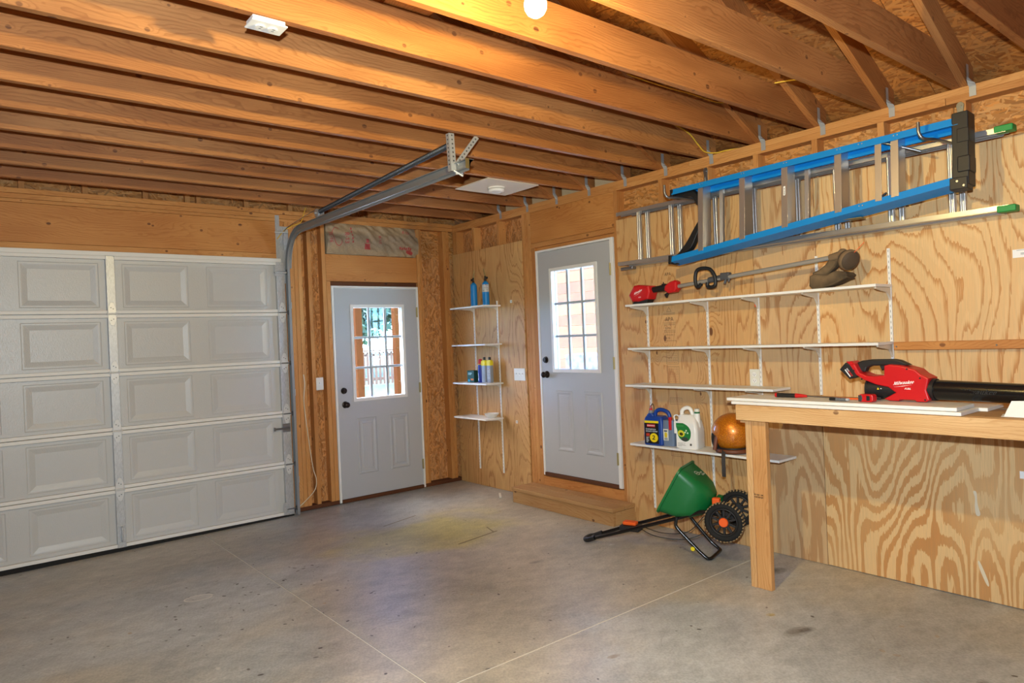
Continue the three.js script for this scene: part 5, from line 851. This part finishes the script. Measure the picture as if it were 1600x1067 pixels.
{
  const b = wthing('leaf_blower', 'red cordless leaf blower with a long black nozzle on the bench', 'leaf blower', -0.45, TB + 0.002, 4.4);
  const B = (p) => p.map(([x, y]) => [(x - 1318) * 0.00322 - 0.008, 0.1835 - (y - 570) * 0.00305]);   // outline traced, scaled to metres
  obj('housing', ext(B([[1337, 570], [1347, 587], [1358, 595], [1379, 603.5], [1397, 607], [1408, 616], [1390, 627], [1398, 630], [1412, 630], [1414, 627.5], [1436, 627.5], [1438, 630], [1452, 630], [1457, 626], [1453, 610], [1457, 591], [1445, 584], [1438, 577], [1418, 570.5], [1400, 568.5], [1392, 570.5], [1391, 587], [1378, 589], [1364, 588], [1353, 583], [1345, 567]]).reverse(), 0.12, 0.007, 3), M.red, b);
  obj('handle_grip', ext(B([[1344, 566], [1352, 562.5], [1366, 560.5], [1402, 560], [1412, 562], [1426, 570], [1414, 572], [1390, 571], [1368, 571.5], [1360, 575], [1357, 582], [1350, 583], [1346, 575]]).reverse(), 0.046, 0.008, 2), M.black, b);
  obj('trigger', ext(B([[1378, 570], [1392, 570], [1388, 576], [1382, 580]]).reverse(), 0.024, 0.003), M.black, b);
  obj('battery', ext(B([[1317, 578], [1327, 566], [1338, 569], [1349, 588], [1344, 591.5], [1333, 595]]).reverse(), 0.085, 0.006, 2), M.black, b);
  obj('battery_latch', ext(B([[1328, 564], [1338, 563], [1344, 570], [1339, 574]]).reverse(), 0.088, 0.005, 1), M.red, b);
  obj('intake', [rod([0.125, 0.056, 0], [0.29, 0.058, 0], 0.047, 26, 0.05), rod([0.122, 0.056, 0], [0.132, 0.056, 0], 0.051, 26), cb(0.14, 0.2, 0.002, 0.016, -0.03, 0.04, 0.004)], M.black, b);
  const noz = rod([0.425, 0.06, 0], [1.25, 0.046, 0.05], 0.05, 32, 0.042);
  obj('nozzle', noz, M.blackGloss, b); obj('nozzle_collar', rod([0.425, 0.06, 0], [0.455, 0.0595, 0.002], 0.0555, 32), M.black, b);
  obj('screw', [[0.075, 0.155], [0.115, 0.11], [0.34, 0.165], [0.4, 0.12], [0.42, 0.012]].map(([x, y]) => cyl(0.0045, 0.0045, 0.002, 10).rotateX(PI / 2).translate(x, y, 0.0605)), M.black, b);
  logo(b, 'logo_print', 0.11, 0.044, [0.318, 0.09, 0.0608], [0, 0, 0], (x, w, h) => script(x, w, h, 'Milwaukee'));
  logo(b, 'model_print', 0.05, 0.014, [0.345, 0.066, 0.0608], [0, 0, 0], (x, w, h) => { x.fillStyle = '#fff'; x.font = `italic bold ${h * 0.9}px sans-serif`; x.fillText('FUEL', 60, h * 0.85, w * 0.75); });
  logo(b, 'battery_print', 0.06, 0.026, [0.04, 0.142, 0.0435], [0, 0, -0.95], (x, w, h) => { x.fillStyle = '#e8e8e8'; x.font = `bold ${h * 0.42}px sans-serif`; x.fillText('RED', 40, h * 0.45); x.fillStyle = '#d22'; x.fillText('LITHIUM', 170, h * 0.45, 300); x.fillStyle = '#e8e8e8'; x.fillRect(40, h * 0.62, w * 0.8, h * 0.22); });
  logo(b, 'warning_print', 0.03, 0.014, [0.2, 0.062, 0.0505], [0, 0, 0], (x, w, h) => { x.fillStyle = '#e8c81c'; x.beginPath(); x.moveTo(20, h - 20); x.lineTo(120, 20); x.lineTo(220, h - 20); x.fill(); x.fillStyle = '#ccc'; x.fillRect(300, h * 0.4, 150, h * 0.3); });
  logo(b, 'nozzle_print', 0.2, 0.03, [0.66, 0.06, 0.0625], [0, -0.075, 0], (x, w, h) => { x.fillStyle = 'rgba(34,34,36,1)'; x.save(); x.transform(1, 0, -0.3, 1, 20, 0); x.font = `italic bold ${h * 0.95}px serif`; x.fillText('Milwaukee', 10, h * 0.85, w * 0.8); x.restore(); });
}
{ const p = wthing('paper_card', 'folded white card standing on the bench by the nozzle', 'card', -0.62, BT + 0.001, 5.2, 0.2); obj('upright_leaf', quads([[[-0.02, 0, 0], [0.1, 0, 0.03], [0.11, 0.075, 0.02], [0.01, 0.07, -0.01]], [[0.01, 0.07, -0.011], [0.11, 0.075, 0.019], [0.1, 0, 0.029], [-0.02, 0, -0.001]]]), M.white, p); obj('flat_leaf', bx(-0.03, 0.1, 0, 0.001, -0.1, 0.0), M.white, p); }
{ const p = wthing('metal_rule', 'thin grey metal strip on the bench beneath the nozzle', 'strip', -0.32, BT + 0.001, 5.14, -0.1); obj('strip', cb(-0.06, 0.12, 0, 0.002, -0.02, 0.02, 0.0005), M.steel, p); }
// stickers and filler streaks on the plywood
{
  const t = tex(128, 96, () => [236, 236, 236], (x) => { x.fillStyle = '#9aa0a8'; for (let k = 0; k < 7; k++) x.fillRect(60 + k * 8, 40, 5, 26); x.fillRect(30, 8, 60, 6); });
  tag(obj('barcode_sticker', uvp(cb(-0.0133, -0.0122, 1.815, 1.857, 5.074, 5.15, 0.0004), 'z', 'y', 5.074, 1.815, 0.076, 0.042), std({ map: t, roughness: 0.5 }), scene), 'white barcode sticker on the plywood above the wooden batten', 'sticker');
  tag(obj('barcode_sticker', uvp(cb(-0.0133, -0.0122, 0.682, 0.72, 5.068, 5.14, 0.0004), 'z', 'y', 5.068, 0.682, 0.072, 0.038), std({ map: t, roughness: 0.5 }), scene), 'white barcode sticker on the plywood below the workbench', 'sticker');
  const smear = (pts, l) => tag(obj('filler_smear', (() => { const g = ext(smooth(pts, 5, 0.6), 0.0012, 0); return g.rotateY(-PI / 2).translate(-0.0126, 0, 0); })(), std({ color: 0xd9cdb4, roughness: 0.8 }), scene), l, 'paint smear');
  smear([[4.855, 0.583], [4.87, 0.58], [4.873, 0.52], [4.884, 0.465], [4.866, 0.458], [4.86, 0.5], [4.862, 0.55]], 'upright cream filler smear below the workbench');
  smear([[4.864, 0.206], [4.874, 0.206], [4.9, 0.14], [4.912, 0.095], [4.904, 0.088], [4.885, 0.13], [4.87, 0.175]], 'slanting cream filler smear low on the plywood under the workbench');
}
// ---------------------------------------------------------------- outside: lawn, railing, posts, trees, neighbour's wall
{
  const g = new THREE.PlaneGeometry(70, 60, 90, 80).rotateX(-PI / 2).translate(0, 0, -26), P = g.attributes.position;
  for (let i = 0; i < P.count; i++) { const x = P.getX(i), z = P.getZ(i), t = sst(-3, -13, z); P.setY(i, -0.16 + 0.46 * t + 0.04 * vn(x * 0.8, z * 0.8, 64, 64, 2) * t); }
  g.computeVertexNormals();
  const tG = tex(512, 512, (u, v) => { const q = 1 + 0.5 * fb(u, v, 24, 24, 4, 7); return [56 * q, 66 * q, 36 * q]; });
  const lawn = obj('lawn', uvp(g, 'x', 'z', 0, 0, 2, 2), std({ map: tG, roughness: 0.95 }), scene); lawn.userData.kind = 'structure'; lawn.userData.label = 'green lawn outside the side door';
  const porch = obj('porch_slab', bx(-3.2, 0.13, -0.26, -0.04, -2.2, -0.14), M.joint, scene); porch.userData.kind = 'structure'; porch.userData.label = 'concrete landing outside the side door';
  const wood = phys({ map: tStud, color: 0x553a22, roughness: 0.95, specularIntensity: 0.1 });
  for (const [x, z, l] of [[-0.168, -2, 'brown porch post seen through the left panes of the side door'], [0.404, -2, 'brown porch post seen through the right panes of the side door']]) { const p = thing('porch_post', l, 'post', [x, -0.05, z]); lum(p, 'post_shaft', -0.047, 0.047, 0, 2.9, -0.047, 0.047, 'y', wood, 0.004); lum(p, 'post_base', -0.06, 0.06, 0, 0.1, -0.06, 0.06, 'x', wood, 0.004); }
  const f = thing('picket_railing', 'sunlit wooden picket railing across the lawn beyond the side door', 'railing', [5.4, 0.3, -12]);
  const fenceW = std({ map: tStud, color: 0x6e5238, roughness: 0.85 });
  const sidingW = std({ map: tStud, color: 0x7c6248, roughness: 0.85 });
  const pk = cb(-0.035, 0.035, 0.05, 1.0, -0.01, 0.01, 0.004);
  for (let k = 0; k < 46; k++) obj('picket', uvm(pk.clone().translate(-2.9 + k * 0.13, 0, 0), 'y', 2.4, 0.6), fenceW, f);
  for (const y of [0.16, 0.86]) lum(f, 'rail', -3, 3.1, y, y + 0.09, -0.05, -0.012, 'x', fenceW, 0.003); lum(f, 'cap_rail', -3, 3.1, 1.01, 1.06, -0.08, 0.06, 'x', fenceW, 0.003);
  for (const x of [-3, -0.9, 1.1, 3.1]) lum(f, 'railing_post', x - 0.05, x + 0.05, -0.1, 1.1, -0.11, -0.01, 'y', fenceW, 0.004);
  const leafM = phys({ color: 0x465028, roughness: 0.8, transmission: 0.35, thickness: 0 }), bark = std({ color: 0x5d4a38, roughness: 0.95 });
  const spots = [[7.5, -17.5, 7, 1.9], [11.4, -18.6, 6.5, 1.95], [15.6, -24, 8, 2.3], [10.2, -24.5, 9, 2.6], [4.9, -23, 8, 2.3], [16, -17, 7, 2.2]];
  const kinds = ['leafy tree beyond the railing, seen through the left panes', 'smaller leafy tree just behind the railing', 'tall leafy tree at the right of the yard', 'tallest leafy tree at the back of the yard', 'leafy tree far back on the garage door side', 'leafy tree standing towards the house side'];
  spots.forEach(([x, z, h, r], i) => {
    const t = thing('garden_tree', kinds[i], 'tree', [x, 0.25, z], 0, 'trees in the yard');
    obj('trunk', [rod([0, 0, 0], [0.1, h * 0.6, 0], 0.16, 10, 0.08), rod([0.06, h * 0.35, 0], [r * 0.5, h * 0.62, 0.3], 0.07, 8, 0.03), rod([0.05, h * 0.4, 0], [-r * 0.5, h * 0.65, -0.2], 0.06, 8, 0.03)], bark, t);
    const p = []; for (let k = 0; k < 6500; k++) { const a = rr(0, 6.283), b = Math.acos(rr(-1, 1)), q = r * Math.cbrt(rnd()), cx = q * Math.sin(b) * Math.cos(a), cy = h * 0.52 + q * 1.25 * Math.cos(b), cz = q * Math.sin(b) * Math.sin(a); if (vn(cx * 1.3 + 40, cy * 1.3 + cz, 64, 64, i) < -0.25) continue; const s = rr(0.1, 0.2), A = V(rr(-1, 1), rr(-1, 1), rr(-1, 1)).normalize(), B = A.clone().cross(V(rr(-1, 1), rr(-1, 1), rr(-1, 1))).normalize(); const c = (m, n) => [cx + (A.x * m + B.x * n) * s, cy + (A.y * m + B.y * n) * s, cz + (A.z * m + B.z * n) * s]; p.push([c(-1, 0), c(0, -0.5), c(1, 0), c(0, 0.5)]); }
    const fo = obj('foliage', quads(p), leafM, t); fo.userData.kind = 'stuff';
  });
  // boarded wall opposite the house door, with a stack of pavers
  const n = structure('wall_outside', 'sunlit board siding opposite the house door', [4.6, 0, 0.6]);
  for (let k = 0; k < 18; k++) lum(n, 'siding_board', 0, 0.02, -0.1 + k * 0.2, 0.096 + k * 0.2, -8.5, 5, 'z', [fenceW, sidingW], 0.003);
  obj('backing', bx(0.02, 0.1, -0.2, 3.5, -8.5, 5), M.beige, n);
  lum(n, 'corner_post', -0.05, 0.05, -0.1, 3.5, -1.62, -1.5, 'y', wood, 0.003);
  const yard = obj('side_yard', bx(0.14, 9, -0.3, -0.1, -9, 7), M.joint, scene); yard.userData.kind = 'structure'; yard.userData.label = 'pale paved ground outside the house door';
  const st = thing('stone_block', 'grey stone block standing outside the house door', 'stone block', [3.2, -0.1, -1.1]); const blk = uvm(cb(-0.2, 0.35, 0, 1.34, -0.38, 0.5, 0.02), 'z', 1, 1); obj('block', blk, std({ map: tex(256, 256, (u, v) => { const q = 1 + 0.5 * fb(u, v, 16, 16, 4, 5); return [70 * q, 64 * q, 60 * q]; }), roughness: 0.9 }), st);
}
renderer.render(scene, camera);
